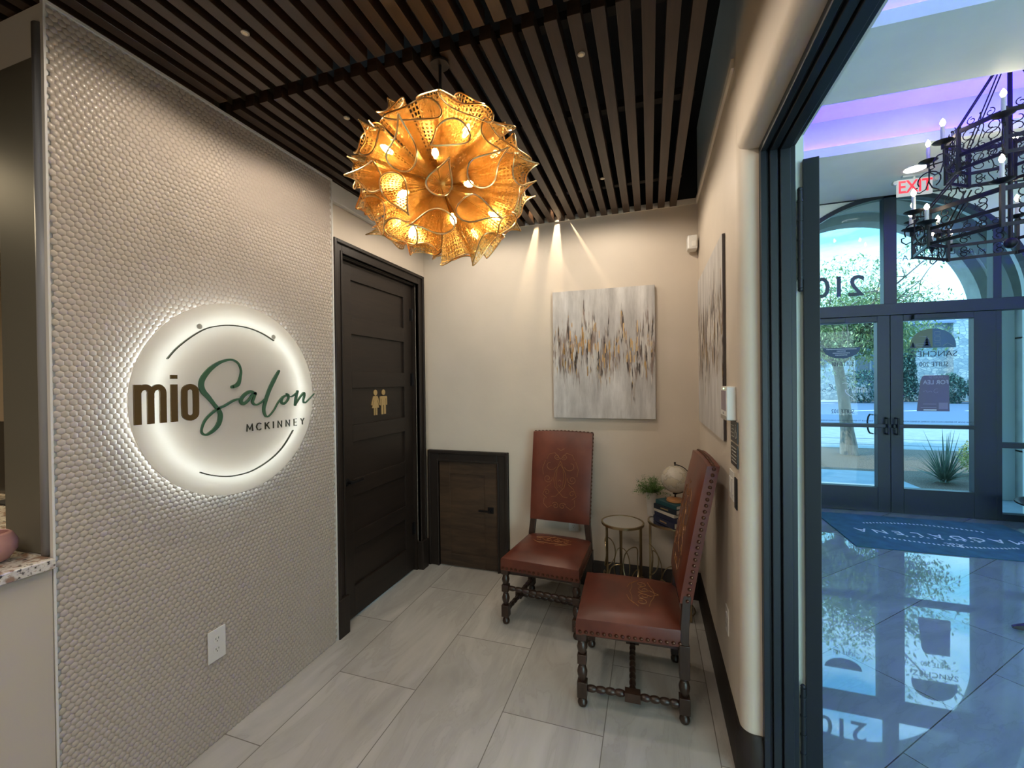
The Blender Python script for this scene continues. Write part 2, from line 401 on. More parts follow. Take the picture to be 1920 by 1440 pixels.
# baseboards
def baseboard(prof_pts, name, label, h=.19, th=.016):
    m = MB(); P = [Vector(p) for p in prof_pts]
    sec = [(0, 0), (th, 0), (th, h - .05), (th - .004, h - .042), (th - .004, h - .022), (th - .009, h - .012), (th - .012, h), (0, h)]
    rings = []
    for i, p in enumerate(P):
        d0 = (P[i] - P[i - 1]).normalized() if i else (P[1] - P[0]).normalized()
        d1 = (P[i + 1] - P[i]).normalized() if i < len(P) - 1 else d0
        n0 = Vector((d0.y, -d0.x)); n1 = Vector((d1.y, -d1.x)); nn = (n0 + n1).normalized(); k = 1 / max(.3, nn.dot(n0))
        rings.append([(p.x + nn.x * a * k, p.y + nn.y * a * k, z) for a, z in sec])
    m.loft(rings); return struct(name, m, espresso_v, label=label, smooth=True)
arc = [(XR + .045 - .045 * math.cos(a), 1.80 + .045 - .045 * math.sin(a)) for a in [PI / 2 * k / 6 for k in range(7)]]
baseboard(([(XR, YB)] + arc + [(.394, 1.80)])[::1], 'baseboard_right', 'tall dark baseboard turning the rounded corner')
baseboard([(-1.08, YB), (XR, YB)], 'baseboard_back', 'dark baseboard behind the side tables')

# ------------------------------------------------------------------ restroom door (door_1)
d1 = thing('door_1', 'tall dark six-panel restroom door in the left wall', 'door', kind='structure')
def casing_profile_box(m, y0, y1, z0, z1, x=-1.835, t=.032): m.box(x, x + t, y0, y1, z0, z1)
cz = MB()
for (y0, y1, z0, z1) in ((2.077, 2.155, .23, 2.43), (3.055, 3.133, .23, 2.43), (2.155, 3.055, 2.352, 2.43)): cz.box(-1.834, -1.806, y0, y1, z0, z1)
for (y0, y1, z0, z1) in ((2.077, 2.099, .23, 2.43), (3.111, 3.133, .23, 2.43), (2.099, 3.111, 2.408, 2.43)): cz.box(-1.834, -1.792, y0, y1, z0, z1)
for (y0, y1, z0, z1) in ((2.140, 2.155, .23, 2.367), (3.055, 3.070, .23, 2.367), (2.155, 3.055, 2.352, 2.367)): cz.box(-1.834, -1.799, y0, y1, z0, z1)
cz.build('casing', espresso_v, d1, bevel=.003)
MB().box(-1.834, -1.786, 2.070, 2.160, 0, .235).box(-1.834, -1.786, 3.05, 3.14, 0, .235).build('plinth_block', espresso_v, d1, bevel=.003)
MB().box(-1.935, -1.897, 3.01, 3.050, 0, 2.35).box(-1.935, -1.897, 2.16, 2.20, 0, 2.35).box(-1.935, -1.897, 2.20, 3.01, 2.31, 2.35).box(-2.0, -1.836, 2.155, 2.172, 0, 2.352).box(-2.0, -1.836, 3.038, 3.055, 0, 2.352).box(-2.0, -1.836, 2.155, 3.055, 2.338, 2.352).build('jamb', espresso_v, d1)
sl = MB(); X0, X1 = -1.895, -1.860
sl.box(X0, X1, 2.175, 2.300, .012, 2.335); sl.box(X0, X1, 2.92, 3.035, .012, 2.335)
tops = [2.225, 1.870, 1.515, 1.160, .805, .455]; ph = .245
edges = [2.335] + sum([[a, a - ph] for a in tops], []) + [.012]
for k in range(0, len(edges), 2): sl.box(X0, X1, 2.300, 2.92, edges[k + 1], edges[k])
sl.build('slab_frame', espresso, d1, bevel=.002)
for a in tops:
    MB().box(X0 + .004, X1 - .016, 2.29, 2.93, a - ph - .01, a + .01).build('inset_panel', espresso, d1)
hd = MB(); hd.lathe([(.026, 0), (.026, .006), (.011, .008), (.010, .045)], c=(X1, 2.235, .91), p1=(X1 + 1, 2.235, .91), n=16)
hd.box(X1 + .036, X1 + .050, 2.228, 2.345, .902, .918)
hd.build('lever_handle', forged, d1, smooth=True, bevel=.002)
for z in (2.10, 1.57, .35):
    MB().cyl((X1 + .006, 3.037, z - .05), (X1 + .006, 3.037, z + .05), .008, n=10).box(X1, X1 + .003, 3.005, 3.037, z - .05, z + .05).build('hinge', forged, d1)
def figure(yc, woman):
    m = MB(); s = .185; f = lambda a, b, d: (X1 - .0155 + d, yc + a * s, 1.317 + b * s)
    m.prism([(.115 * math.cos(q), .87 + .115 * math.sin(q)) for q in [2 * PI * k / 16 for k in range(16)]], f, 0, .006)
    if woman:
        m.prism([(-.12, .74), (.12, .74), (.17, .66), (.26, .40), (.20, .38), (.12, .60), (.11, .55), (.22, .28), (.10, .28), (.10, 0), (.02, 0), (.02, .28), (-.02, .28), (-.02, 0), (-.10, 0), (-.10, .28), (-.22, .28), (-.11, .55), (-.12, .60), (-.20, .38), (-.26, .40), (-.17, .66)], f, 0, .006)
    else:
        m.prism([(-.20, .72), (.20, .72), (.24, .68), (.24, .36), (.17, .36), (.17, .62), (.145, .62), (.145, 0), (.02, 0), (.02, .36), (-.02, .36), (-.02, 0), (-.145, 0), (-.145, .62), (-.17, .62), (-.17, .36), (-.24, .36), (-.24, .68)], f, 0, .006)
    return m
o = figure(2.560, True).build('woman_symbol', gold_paint, d1); o['label'] = 'small gold figure in a dress'
o = figure(2.655, False).build('man_symbol', gold_paint, d1); o['label'] = 'small gold standing figure'

# ------------------------------------------------------------------ low access door (door_2)
d2 = thing('door_2', 'waist-high dark wooden access door in the back wall', 'door', kind='structure')
Y = YB
cz = MB()
for x0, x1, z0, z1, th in ((-1.178, -1.083, 0, .975, .026), (-1.80, -1.703, 0, .975, .026), (-1.703, -1.178, .882, .975, .026), (-1.108, -1.083, 0, .975, .038), (-1.80, -1.778, 0, .975, .038), (-1.778, -1.108, .950, .975, .038), (-1.178, -1.162, 0, .898, .034), (-1.719, -1.703, 0, .898, .034), (-1.703, -1.178, .882, .898, .034)):
    cz.box(x0, x1, Y - th, Y - .001, z0, z1)
cz.build('casing', espresso_v, d2, bevel=.003)
m = MB(); m.box(-1.700, -1.600, Y - .016, Y - .002, .008, .880); m.box(-1.290, -1.181, Y - .016, Y - .002, .008, .880)
m.box(-1.600, -1.290, Y - .016, Y - .002, .780, .880); m.box(-1.600, -1.290, Y - .016, Y - .002, .008, .110)
m.build('slab_frame', rustic, d2, bevel=.002)
bx(-1.61, -1.28, Y - .009, Y - .002, .10, .79).build('inset_panel', rustic, d2)
hd = MB().box(-1.262, -1.212, Y - .022, Y - .016, .475, .525); hd.cyl((-1.237, Y - .02, .5), (-1.237, Y - .055, .5), .009, n=10); hd.box(-1.33, -1.228, Y - .058, Y - .046, .493, .507)
hd.build('lever_handle', forged, d2, bevel=.0015)

# ------------------------------------------------------------------ entry door frame and open leaf (door_3)
d3 = thing('door_3', 'dark blue-black entrance door standing open into the lobby, with its frame', 'door', kind='structure')
JY, HZ = 1.80, 2.415
m = MB()
steps = [(.395, .415, .028), (.415, .425, .018), (.425, .450, .032), (.450, .457, .020), (.457, .490, .036), (.490, .508, .024)]
for x0, x1, t_ in steps:
    m.box(x0, x1, JY - t_, JY - .0005, 0, HZ)                      # far jamb
    m.box(x0, x1, -.02, JY - t_, HZ - t_, HZ - .0005)             # head
m.build('door_frame', iron, d3, bevel=.002)
leaf = thing('tmp', '', ''); leaf.name = 'door_leaf'; leaf.parent = d3
for k in ('label', 'category'):
    if k in leaf: del leaf[k]
leaf.location = (.589, JY, 0); leaf.rotation_euler = (0, 0, math.radians(-9.4)); LW = 1.0; TH = .050
m = MB()
m.box(-TH, 0, 0, .085, .01, 2.352); m.box(-TH, 0, LW - .11, LW, .01, 2.352)
m.box(-TH, 0, .085, LW - .11, 2.24, 2.352); m.box(-TH, 0, .085, LW - .11, .01, .16)
for z0, z1 in ((1.775, 1.815), (.42, .47)): m.box(-TH, 0, .085, LW - .11, z0, z1)
m.build('leaf_frame', iron, leaf, bevel=.002)
def thin_glass(name, tint=(.92, .97, .97), refl=.06):
    m, t, p = new_mat(name); t.n.remove(p)
    tr = t.node('ShaderNodeBsdfTransparent', ins={'Color': rgb(tint)}); gl = t.node('ShaderNodeBsdfGlossy', ins={'Roughness': .01})
    fr = t.node('ShaderNodeLayerWeight', ins={'Blend': .25})
    fac = t.math('ADD', t.math('MULTIPLY', fr.outputs['Fresnel'], .2), refl)
    mx = t.node('ShaderNodeMixShader', ins={0: fac, 1: tr.outputs[0], 2: gl.outputs[0]})
    t.l.new(mx.outputs[0], t.n['Material Output'].inputs[0]); return m
glass = thin_glass('clear glass', (.88, .97, 1.0), .008)
bx(-TH / 2 - .003, -TH / 2 + .003, .085, LW - .11, .16, 2.24).build('glass_pane', glass, leaf)
for z0, z1 in ((1.88, 2.235), (.05, .40)):
    h = MB(); h.cyl((-TH - .010, -.004, z0), (-TH - .010, -.004, z1), .0085, n=12)
    for q in range(5): h.cyl((-TH - .010, -.004, z0 + (z1 - z0) * (q + .45) / 5), (-TH - .010, -.004, z0 + (z1 - z0) * (q + .55) / 5), .0102, n=12)
    h.sphere((-TH - .010, -.004, z1 + .006), .009, 10, 6).sphere((-TH - .010, -.004, z0 - .006), .009, 10, 6)
    h.box(-TH - .006, -TH + .001, -.003, .03, z0 + .03, z1 - .03)
    h.build('barrel_hinge', iron, leaf, smooth=True)
hp = MB().tube([(-TH, LW - .05, .93), (-TH - .045, LW - .05, .95), (-TH - .045, LW - .05, 1.25), (-TH, LW - .05, 1.27)], .008).build('pull_handle', forged, leaf, smooth=True)

# ------------------------------------------------------------------ lobby shell
YE = 5.90; ZL = 3.60
struct('wall_lobby_left', MB().box(.51, .55, 1.83, YE, 0, 4.2).box(.51, .55, -4, -.1, 0, 4.2).box(.51, .55, -.1, 1.83, 2.45, 4.2), plaster_l, label='lobby side of the wall beside the entrance opening')
struct('wall_lobby_right', bx(7.4, 7.55, -4, 6.1, 0, 4.2), plaster_l, label='right wall of the lobby')
struct('wall_lobby_front', bx(.51, 7.5, -4.15, -4, 0, 4.2), plaster_l, label='near wall of the lobby')
def arch_wall(x0, x1, y0, y1, zt_, cx, r, zs, hw=None, zb=0, n=40):
    """wall slab with an arched opening"""
    m = MB(); xs = [cx - r * math.cos(PI * k / n) for k in range(n + 1)]; zz = [zs + r * math.sin(PI * k / n) for k in range(n + 1)]
    m.box(x0, cx - r, y0, y1, zb, zt_); m.box(cx + r, x1, y0, y1, zb, zt_)
    for k in range(n):
        a = [(xs[k], y0, zz[k]), (xs[k + 1], y0, zz[k + 1]), (xs[k + 1], y0, zt_), (xs[k], y0, zt_)]
        m.hexa(a, [(p[0], y1, p[2]) for p in a])
    return m
CX, AR, AZ = 2.60, 1.25, 2.37
struct('wall_lobby_entrance', arch_wall(.51, 7.5, YE, YE + .18, 4.2, CX, AR, AZ), plaster_l, label='lobby wall around the tall arched entrance window')
# coffered ceiling: soffit at the entrance, tray, beam, tray
m = MB()
for ya, yb_, sa, sb_ in ((4.65, YE, .10, 0), (3.03, 3.775, .10, .10), (-4, 1.15, 0, .10)):
    m.box(.55, 7.4, ya, yb_, ZL, ZL + .05); m.box(.55, 7.4, ya + sa, yb_ - sb_, ZL + .05, 3.98)
    if sa: m.box(.55, 7.4, ya, ya + .012, ZL + .05, ZL + .085)
    if sb_: m.box(.55, 7.4, yb_ - .012, yb_, ZL + .05, ZL + .085)
struct('ceiling_lobby', m, plaster_l, label='pale plaster ceiling beams of the lobby')
struct('ceiling_lobby_tray', bx(.51, 7.5, -4, 6.0, 3.98, 4.08), plaster_l, label='raised ceiling trays washed in violet light')
led_v = emit('violet cove strip', (.07, .02, 1.0), 85)
for i, (y, ln) in enumerate(((3.725, 0), (4.695, 0), (1.10, 0), (3.075, 0))):
    o = thing('cove_light_strip', ['violet light strip on the far side of the ceiling beam', 'violet light strip on the entrance soffit edge', 'violet light strip at the rear of the near tray', 'violet light strip on the near side of the ceiling beam'][i], 'light strip', (4.0, y, ZL + .058))
    bx(-3.3, 3.3, 0, .012, -.006, .006).build('strip', led_v, o)
struct('trim_2', bx(.55, 7.4, YE - .012, YE - .001, ZL - .012, ZL - .001), iron, label='thin dark shadow line under the soffit')

# ------------------------------------------------------------------ arched window and storefront doors
wn = thing('window_1', 'arched transom window with sidelights around the double entrance doors', 'window', kind='structure')
fy0, fy1 = YE - .03, YE + .06
m = MB()
arcp = [(CX - (AR - .02) * math.cos(PI * k / 48), AZ + (AR - .02) * math.sin(PI * k / 48)) for k in range(49)]
m.ribbon(arcp, .05, lambda a, b, d: (a, d, b), fy0, fy1)
m.box(CX - AR, CX + AR, fy0 - .02, fy1, 2.245, 2.375)
for xa, xb in ((2.535, 2.655), (3.485, 3.555), (1.645, 1.715)):
    zt2 = AZ + math.sqrt(max(0, (AR - .02) ** 2 - max(abs(xa - CX), abs(xb - CX)) ** 2)); m.box(xa, xb, fy0, fy1, 2.375, zt2)
m.box(3.51, 3.555, fy0, fy1, 0, 2.245); m.box(1.645, 1.69, fy0, fy1, 0, 2.245)
m.box(CX - AR, CX - AR + .04, fy0, fy1, 0, 2.245); m.box(CX + AR - .04, CX + AR, fy0, fy1, 0, 2.245)
for z0, z1 in ((.0, .07), (.775, .83)): m.box(3.555, CX + AR - .04, fy0, fy1, z0, z1); m.box(CX - AR + .04, 1.645, fy0, fy1, z0, z1)
m.build('window_frame', alu, wn, bevel=.003)
gy = YE + .012
pane = MB(); pane.prism([(CX - (AR - .045), 2.375)] + [(CX - (AR - .045) * math.cos(PI * k / 40), AZ + .005 + (AR - .045) * math.sin(PI * k / 40)) for k in range(1, 40)] + [(CX + (AR - .045), 2.375)], lambda a, b, d: (a, d, b), gy, gy + .006)
pane.build('arch_glass', glass, wn)
bx(3.555, CX + AR - .04, gy, gy + .006, .83, 2.245).build('sidelight_glass', glass, wn); bx(3.555, CX + AR - .04, gy, gy + .006, .07, .775).build('sidelight_glass', glass, wn)
bx(CX - AR + .04, 1.645, gy, gy + .006, .83, 2.245).build('sidelight_glass', glass, wn); bx(CX - AR + .04, 1.645, gy, gy + .006, .07, .775).build('sidelight_glass', glass, wn)
decal_d = mat('dark vinyl lettering', (.025, .06, .085), .5)
decal_w = mat('frosted vinyl lettering', (.62, .74, .78), .5)
navy_v = mat('navy vinyl', (.02, .065, .11), .5)
olive_v = mat('olive vinyl', (.12, .18, .08), .5)
slate_v = mat('slate blue vinyl', (.05, .14, .21), .5)
slate_l = mat('pale line vinyl', (.24, .34, .30), .5)
def mirrored(x, z, y=None): return plane_mtx((x, gy - .0025 if y is None else y, z), (-1, 0, 0), (0, 0, 1))
tx = text('suite_number', '210', .34, decal_d, wn, mirrored(2.12, 2.60), .0008, bold=.004)
# name arching across the upper pane
nm = MB()
for i, ch in enumerate('MAGDALENA'):
    a = (i - 4) * .062; px = 3.08 - (i - 4) * .083; pz = 2.885 + .03 * (1 - ((i - 4) / 4) ** 2)
    text('name_letter', ch, .085, decal_d, wn, mirrored(px, pz) @ Matrix.Rotation(-a * .35, 4, 'Z'), .0008)

def glass_door(name, label, xa, xb, glx0, glx1, hinge):
    r = thing(name, label, 'door', (0, 0, 0), kind='structure')
    m = MB(); y0, y1 = fy0 - .005, fy1 - .01
    m.box(xa, glx0, y0, y1, .008, 2.243); m.box(glx1, xb, y0, y1, .008, 2.243)
    m.box(glx0, glx1, y0, y1, 2.175, 2.243); m.box(glx0, glx1, y0, y1, .008, .285); m.box(glx0, glx1, y0, y1, .975, 1.010)
    m.build('door_stile_frame', alu, r, bevel=.003)
    bx(glx0, glx1, gy, gy + .006, .285, .975).build('lower_glass', glass, r); bx(glx0, glx1, gy, gy + .006, 1.010, 2.175).build('upper_glass', glass, r)
    hx = glx1 + .03 if hinge > 0 else glx0 - .045
    MB().box(hx - .09 if hinge < 0 else hx, hx if hinge < 0 else hx + .09, y0 - .05, y0 - .001, .975, 1.02).build('latch_box', iron, r, bevel=.004) if False else None
    return r
dl = glass_door('door_4', 'left glass door of the lobby entrance pair', 1.692, 2.586, 1.850, 2.468, -1)
dr = glass_door('door_5', 'right glass door of the lobby entrance pair', 2.590, 3.508, 2.708, 3.322, 1)
for r_, sgn, xx in ((dl, -1, 2.455), (dr, 1, 2.69)):
    yb = fy0 - .005
    MB().box(2.60 if sgn > 0 else 1.85, 3.32 if sgn > 0 else 2.575, yb - .035, yb - .008, .972, 1.012).build('push_bar', alu, r_, bevel=.004)
    MB().tube([(2.588 + sgn * .045 , yb, 1.08), (2.588 + sgn * .045, yb - .06, 1.08), (2.588 + sgn * .045, yb - .06, .90), (2.588 + sgn * .045, yb, .90)], .012, 8).build('inner_handle', iron, r_, smooth=True)
ring = MB().tube([(2.455 - .03 * math.sin(a) * 1.0, YE + .10, 1.0 + .11 * math.cos(a)) for a in [PI * k / 14 for k in range(15)]], .009, 8).tube([(2.455, YE + .04, 1.11), (2.455, YE + .10, 1.11)], .008).tube([(2.455, YE + .04, .89), (2.455, YE + .10, .89)], .008)
ring.build('outer_pull', iron, dl, smooth=True)
# closer box at the head of the left door
bx(1.78, 2.15, fy0 - .06, fy0 - .008, 2.18, 2.235).build('door_closer', alu, dl, bevel=.006)
bx(2.78, 3.15, fy0 - .06, fy0 - .008, 2.18, 2.235).build('door_closer', alu, dr, bevel=.006)
# left door graphics
hb = lambda: [(2.14 + .185 * math.cos(a), 1.895 + .125 * math.sin(a)) for a in [PI + PI * k / 24 for k in range(25)]]
MB().prism(hb(), lambda a, b, d: (a, d, b), gy - .004, gy - .003).build('navy_half_disc_decal', navy_v, dl)
for hw, z in ((.150, 1.880), (.045, 1.857), (.085, 1.834), (.060, 1.811)):
    dm = MB(); nq = int(hw / .005)
    for q in range(nq): xq = 2.14 - hw + 2 * hw * q / nq; dm.box(xq, xq + .006, gy - .0055, gy - .0045, z - .004 - .001 * (q % 3), z + .004)
    dm.build('tiny_print_line', decal_w, dl)
text('decal_suite', 'SUITE 101', .066, decal_d, dl, mirrored(2.15, 1.70), .0008, squeeze=.8)
text('decal_suite', 'SUITE 102', .066, decal_d, dl, mirrored(2.15, 1.145), .0008, squeeze=.8)
f2 = lambda a, b, d: (a, d, b)
sc_ = MB(); pts = spiral((2.16, 1.44), .055, .03, 2.2, -.62, 12) + [(2.17, 1.37), (2.21, 1.335), (2.235, 1.31)]
sc_.ribbon([(p[0] + .02, p[1] - .01) for p in pts], .007, f2, gy - .0035, gy - .0025, smooth=3)
for q in range(6): sc_.ribbon([(2.25 + q * .022, 1.37), (2.255 + q * .022, 1.43), (2.265 + q * .022, 1.42), (2.268 + q * .022, 1.37)], .005, f2, gy - .0035, gy - .0025)
sc_.build('script_decal', decal_w, dl)
sc2 = MB().ribbon([(2.07, 1.40), (2.04, 1.43), (2.02, 1.47), (2.05, 1.45), (2.035, 1.40), (2.00, 1.385)], .005, f2, gy - .0035, gy - .0025, smooth=3)
sc2.ribbon(spiral((1.965, 1.395), .018, .012, 0, .9, 12), .004, f2, gy - .0035, gy - .0025).ribbon(spiral((1.92, 1.395), .018, .012, 0, .9, 12), .004, f2, gy - .0035, gy - .0025)
sc2.build('dark_script_decal', decal_d, dl)
text('door_notice', 'THIS DOOR TO REMAIN UNLOCKED DURING BUSINESS HOURS', .023, decal_d, dl, mirrored(2.14, 1.040), .0006, squeeze=.93)
# right door graphics
cxr = 2.99
MB().prism([(cxr - .0, 1.865)] + [(cxr - .205 * math.sin(a), 1.865 + .215 * math.cos(a) ** .8) for a in [PI / 2 * k / 16 for k in range(17)]], f2, gy - .0035, gy - .0025).build('olive_quarter_decal', olive_v, dr)
MB().prism([(cxr + .0, 1.865)] + [(cxr + .205 * math.sin(a), 1.865 + .215 * math.cos(a) ** .8) for a in [PI / 2 * k / 16 for k in range(17)]], f2, gy - .0035, gy - .0025).build('slate_quarter_decal', slate_v, dr)
tr_ = MB()
for cxx, b, h_, w_ in ((cxr - .05, 1.868, .13, .05), (cxr - .175, 1.868, .07, .035)):
    for q in range(4): tr_.prism([(cxx - w_ * (1 - q * .2), b + h_ * q * .2), (cxx + w_ * (1 - q * .2), b + h_ * q * .2), (cxx, b + h_ * (q * .2 + .4))], f2, gy - .0045, gy - .0036)
tr_.build('fir_tree_decal', decal_d, dr)
ln = MB()
for a0, b0, a1, b1 in ((-.15, .045, -.03, .06), (-.15, .03, -.04, .02), (-.12, .135, -.06, .125), (-.06, .13, -.03, .10)): ln.ribbon([(cxr + a0, 1.865 + b0), (cxr + a1, 1.865 + b1)], .003, f2, gy - .0045, gy - .0036)
for zz in (0, .06, .12):
    ln.ribbon([(cxr + .02, 1.885 + zz), (cxr + .065, 1.885 + zz), (cxr + .065, 1.925 + zz), (cxr + .02, 1.925 + zz)], .003, f2, gy - .0045, gy - .0036, closed=True)
ln.ribbon([(cxr + .09, 1.88), (cxr + .13, 1.915), (cxr + .18, 1.88)], .003, f2, gy - .0045, gy - .0036)
ln.build('pale_line_decal', slate_l, dr)
text('company_name', 'SANCHEZ', .088, decal_d, dr, mirrored(cxr + .01, 1.795), .0008, squeeze=1.05)
text('decal_suite', 'SUITE 200', .075, decal_d, dr, mirrored(cxr + .01, 1.68), .0008, squeeze=.8)
text('door_notice', 'THIS DOOR TO REMAIN UNLOCKED DURING BUSINESS HOURS', .023, decal_d, dr, mirrored(3.015, 1.040), .0006, squeeze=.93)

# poster on the glass, seen from behind
poster = thing('lease_poster', 'grey FOR LEASE poster fixed to the right glass door, seen from behind', 'poster', (0, 0, 0))
pm = mat('grey poster back', (.12, .125, .18), .6)
pz = [(2.845, 1.16), (3.135, 1.16), (3.13, 1.56), (2.92, 1.56), (2.895, 1.545), (2.878, 1.50)]
MB().prism(pz, f2, gy - .0065, gy - .005).build('sheet', pm, poster)
text('headline', 'LUXURY SP', .036, mat('grey print', (.22, .23, .30), .6), poster, mirrored(3.03, 1.535, gy - .0075), .0005, squeeze=.85)
text('headline', 'FOR LEA', .066, mat('pale print', (.42, .48, .55), .6), poster, mirrored(3.015, 1.480, gy - .0075), .0005, squeeze=.9)
MB().ribbon(spiral((3.02, 1.38), .03, .012, 1.2, .8, 10), .004, f2, gy - .008, gy - .0072).ribbon([(2.90, 1.375), (2.93, 1.39), (2.94, 1.37), (2.97, 1.385), (2.98, 1.37)], .004, f2, gy - .008, gy - .0072, smooth=3).build('script_mark', bpy.data.materials['grey print'], poster)
MB().box(3.04, 3.12, gy - .008, gy - .0068, 1.185, 1.255).box(2.88, 3.02, gy - .008, gy - .0068, 1.195, 1.205).box(2.90, 3.02, gy - .008, gy - .0068, 1.235, 1.243).build('print_block', bpy.data.materials['grey print'], poster)
bx(2.905, 3.02, gy - .009, gy - .0068, 1.168, 1.180).build('tape', decal_w, poster); bx(2.905, 3.01, gy - .009, gy - .0068, 1.557, 1.565).build('tape', decal_w, poster)

# ------------------------------------------------------------------ outdoors
def noise_mat(name, c1, c2, scale, rough=.8, sc=(1, 1, 1)):
    m, t, p = new_mat(name); n = t.noise(t.mapping(t.coord('Object'), sc=sc), scale, 5, .6)
    t.set(p, 'Base Color', t.ramp(n, [(.35, c1), (.65, c2)])); p.inputs['Roughness'].default_value = rough
    t.set(p, 'Normal', t.bump(n, .4, .02)); return m
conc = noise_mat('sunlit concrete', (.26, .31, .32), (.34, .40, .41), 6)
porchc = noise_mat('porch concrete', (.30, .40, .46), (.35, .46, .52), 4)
mulch = noise_mat('bark mulch', (.05, .04, .03), (.26, .20, .14), 60)
asph = noise_mat('blue grey asphalt', (.085, .15, .24), (.11, .18, .28), 20)
lime = noise_mat('limestone block', (.30, .33, .31), (.38, .41, .38), 5)
struct('ground_porch', MB().box(-3, 9, 6.02, 7.25, -.08, -.02).box(-3, 3.6, 7.25, 8.5, -.08, -.02), porchc, label='shaded porch paving outside the doors')
struct('ground_walk', bx(-4, 14, 11.3, 16.6, -.09, -.03), conc, label='sunlit concrete walk and apron')
struct('ground_bed', bx(-4, 16, 7.25, 11.3, -.1, -.035), mulch, label='mulch bed with a tree')
jm = mat('pavement joint', (.10, .16, .20), .8)
struct('trim_3', MB().box(-4, 14, 13.0, 13.06, -.03, -.026).box(-4, 14, 11.9, 11.94, -.03, -.026), jm, label='dark joints in the concrete apron')
struct('ground_road', bx(-20, 45, 16.6, 33, -.1, -.04), asph, label='blue grey road and parking area')
struct('ground_far', bx(-30, 60, 33, 60, -.2, -.03), mulch, label='planting strip before the stone building')
kerb = mat('pale kerb paint', (.75, .76, .72), .7)
stripe = MB()
for x, y, a in ((9.5, 24, .5), (12, 24.5, .5), (7.6, 26, .5), (14.5, 25, .5), (9.5, 30, 0)):
    c, s_ = math.cos(a), math.sin(a); stripe.hexa([(x + c * u - s_ * v, y + s_ * u + c * v, -.039) for u, v in ((-1, -.08), (1, -.08), (1, .08), (-1, .08))], [(x + c * u - s_ * v, y + s_ * u + c * v, -.036) for u, v in ((-1, -.08), (1, -.08), (1, .08), (-1, .08))])
stripe.box(4.0, 12.0, 32.2, 32.8, -.04, .04)
struct('trim_4', stripe, kerb, label='pale parking stripes and kerb')
# porch: arched limestone front
PX, PR, PZ = 2.69, 1.37, 2.314
struct('wall_porch', arch_wall(-1, 8, 7.0, 7.25, 4.6, PX, PR, PZ), lime, label='limestone porch front with a tall arch')
m = MB(); m.ribbon([(PX - (PR + .20) * math.cos(PI * k / 40), PZ + (PR + .20) * math.sin(PI * k / 40)) for k in range(41)], .16, f2, 6.95, 7.002)
m.box(PX + PR + .12, PX + PR + .28, 6.95, 7.002, -.02, PZ); m.box(PX - PR - .28, PX - PR - .12, 6.95, 7.002, -.02, PZ)
struct('trim_5', m, mat('pale stone moulding', (.62, .66, .64), .7), label='raised stone moulding around the porch arch')
m = MB()
for z0, z1, o_ in ((0, .62, .05), (.62, .70, .07), (2.02, 2.36, .07), (.70, 2.02, .0)): m.box(4.33, 5.5, 6.7 - o_, 6.999, z0 - .02, z1 - .0)
struct('wall_porch_pier', m, lime, label='limestone pier right of the porch arch')
struct('ceiling_porch', bx(-1, 8, 6.08, 7.0, 4.15, 4.3), lime, label='porch ceiling')
struct('wall_porch_side', MB().box(-1.2, -1, 6.08, 7.25, 0, 4.6).box(7.8, 8, 6.08, 7.25, 0, 4.6), lime, label='side walls of the porch')
# stone building across the road
def stone_mat():
    m, t, p = new_mat('rubble limestone'); v = t.mapping(t.coord('Object'), sc=(1, 1, 1.6))
    vo = t.node('ShaderNodeTexVoronoi', ins={'Vector': v, 'Scale': 3.6}); ve = t.node('ShaderNodeTexVoronoi', feature='DISTANCE_TO_EDGE', ins={'Vector': v, 'Scale': 3.6})
    r_ = t.sep(vo.outputs['Color'])[0]; c = t.ramp(r_, [(.1, (.24, .32, .37)), (.5, (.33, .41, .45)), (.9, (.46, .52, .53))])
    e = t.ramp(ve.outputs[0], [(.02, (0, 0, 0)), (.08, (1, 1, 1))])
    t.set(p, 'Base Color', t.mix(e, (.17, .24, .30, 1), c)); p.inputs['Roughness'].default_value = .85; return m
stone = stone_mat(); roofm = noise_mat('blue slate roof', (.13, .19, .33), (.22, .30, .46), 9, sc=(1, 1, 8))
bd = thing('stone_building', 'two storey pale stone building across the road', 'building', (14, 36, 0))
MB().box(-12, 4.2, -1.5, 4, -.1, 5.1).box(4.2, 12, -2.1, 4, -.1, 5.7).build('wall', stone, bd)
MB().hexa([(-12.6, -2.2, 4.9), (4.3, -2.2, 4.9), (4.3, -2.2, 5.05), (-12.6, -2.2, 5.05)], [(-12.6, 1.5, 6.0), (4.3, 1.5, 6.0), (4.3, 1.5, 6.15), (-12.6, 1.5, 6.15)]).build('roof', roofm, bd)
shut = mat('grey blue shutter', (.10, .16, .22), .6)
for x, z0, z1 in ((-9.6, .5, 3.1), (-7.6, .5, 3.1), (-4.9, 2.3, 3.3), (-2.9, 2.3, 3.3), (-.2, 1.3, 3.0), (1.1, 3.5, 4.5), (5.6, 3.4, 5.0), (8, 3.4, 5.0)):
    yy = -1.5 if x < 4 else -2.1
    f_ = MB().box(x - .5, x + .5, yy - .08, yy, z0, z1).build('window', shut, bd)
    bx(x - .42, x + .42, yy - .1, yy - .08, z0 + .08, z1 - .08).build('pane', mat('dark pane', (.03, .06, .09), .1), f_)
MB().tube([(.5, -1.62, 4.8), (.1, -1.62, 4.4), (.1, -1.62, .3)], .09).build('downpipe', shut, bd)

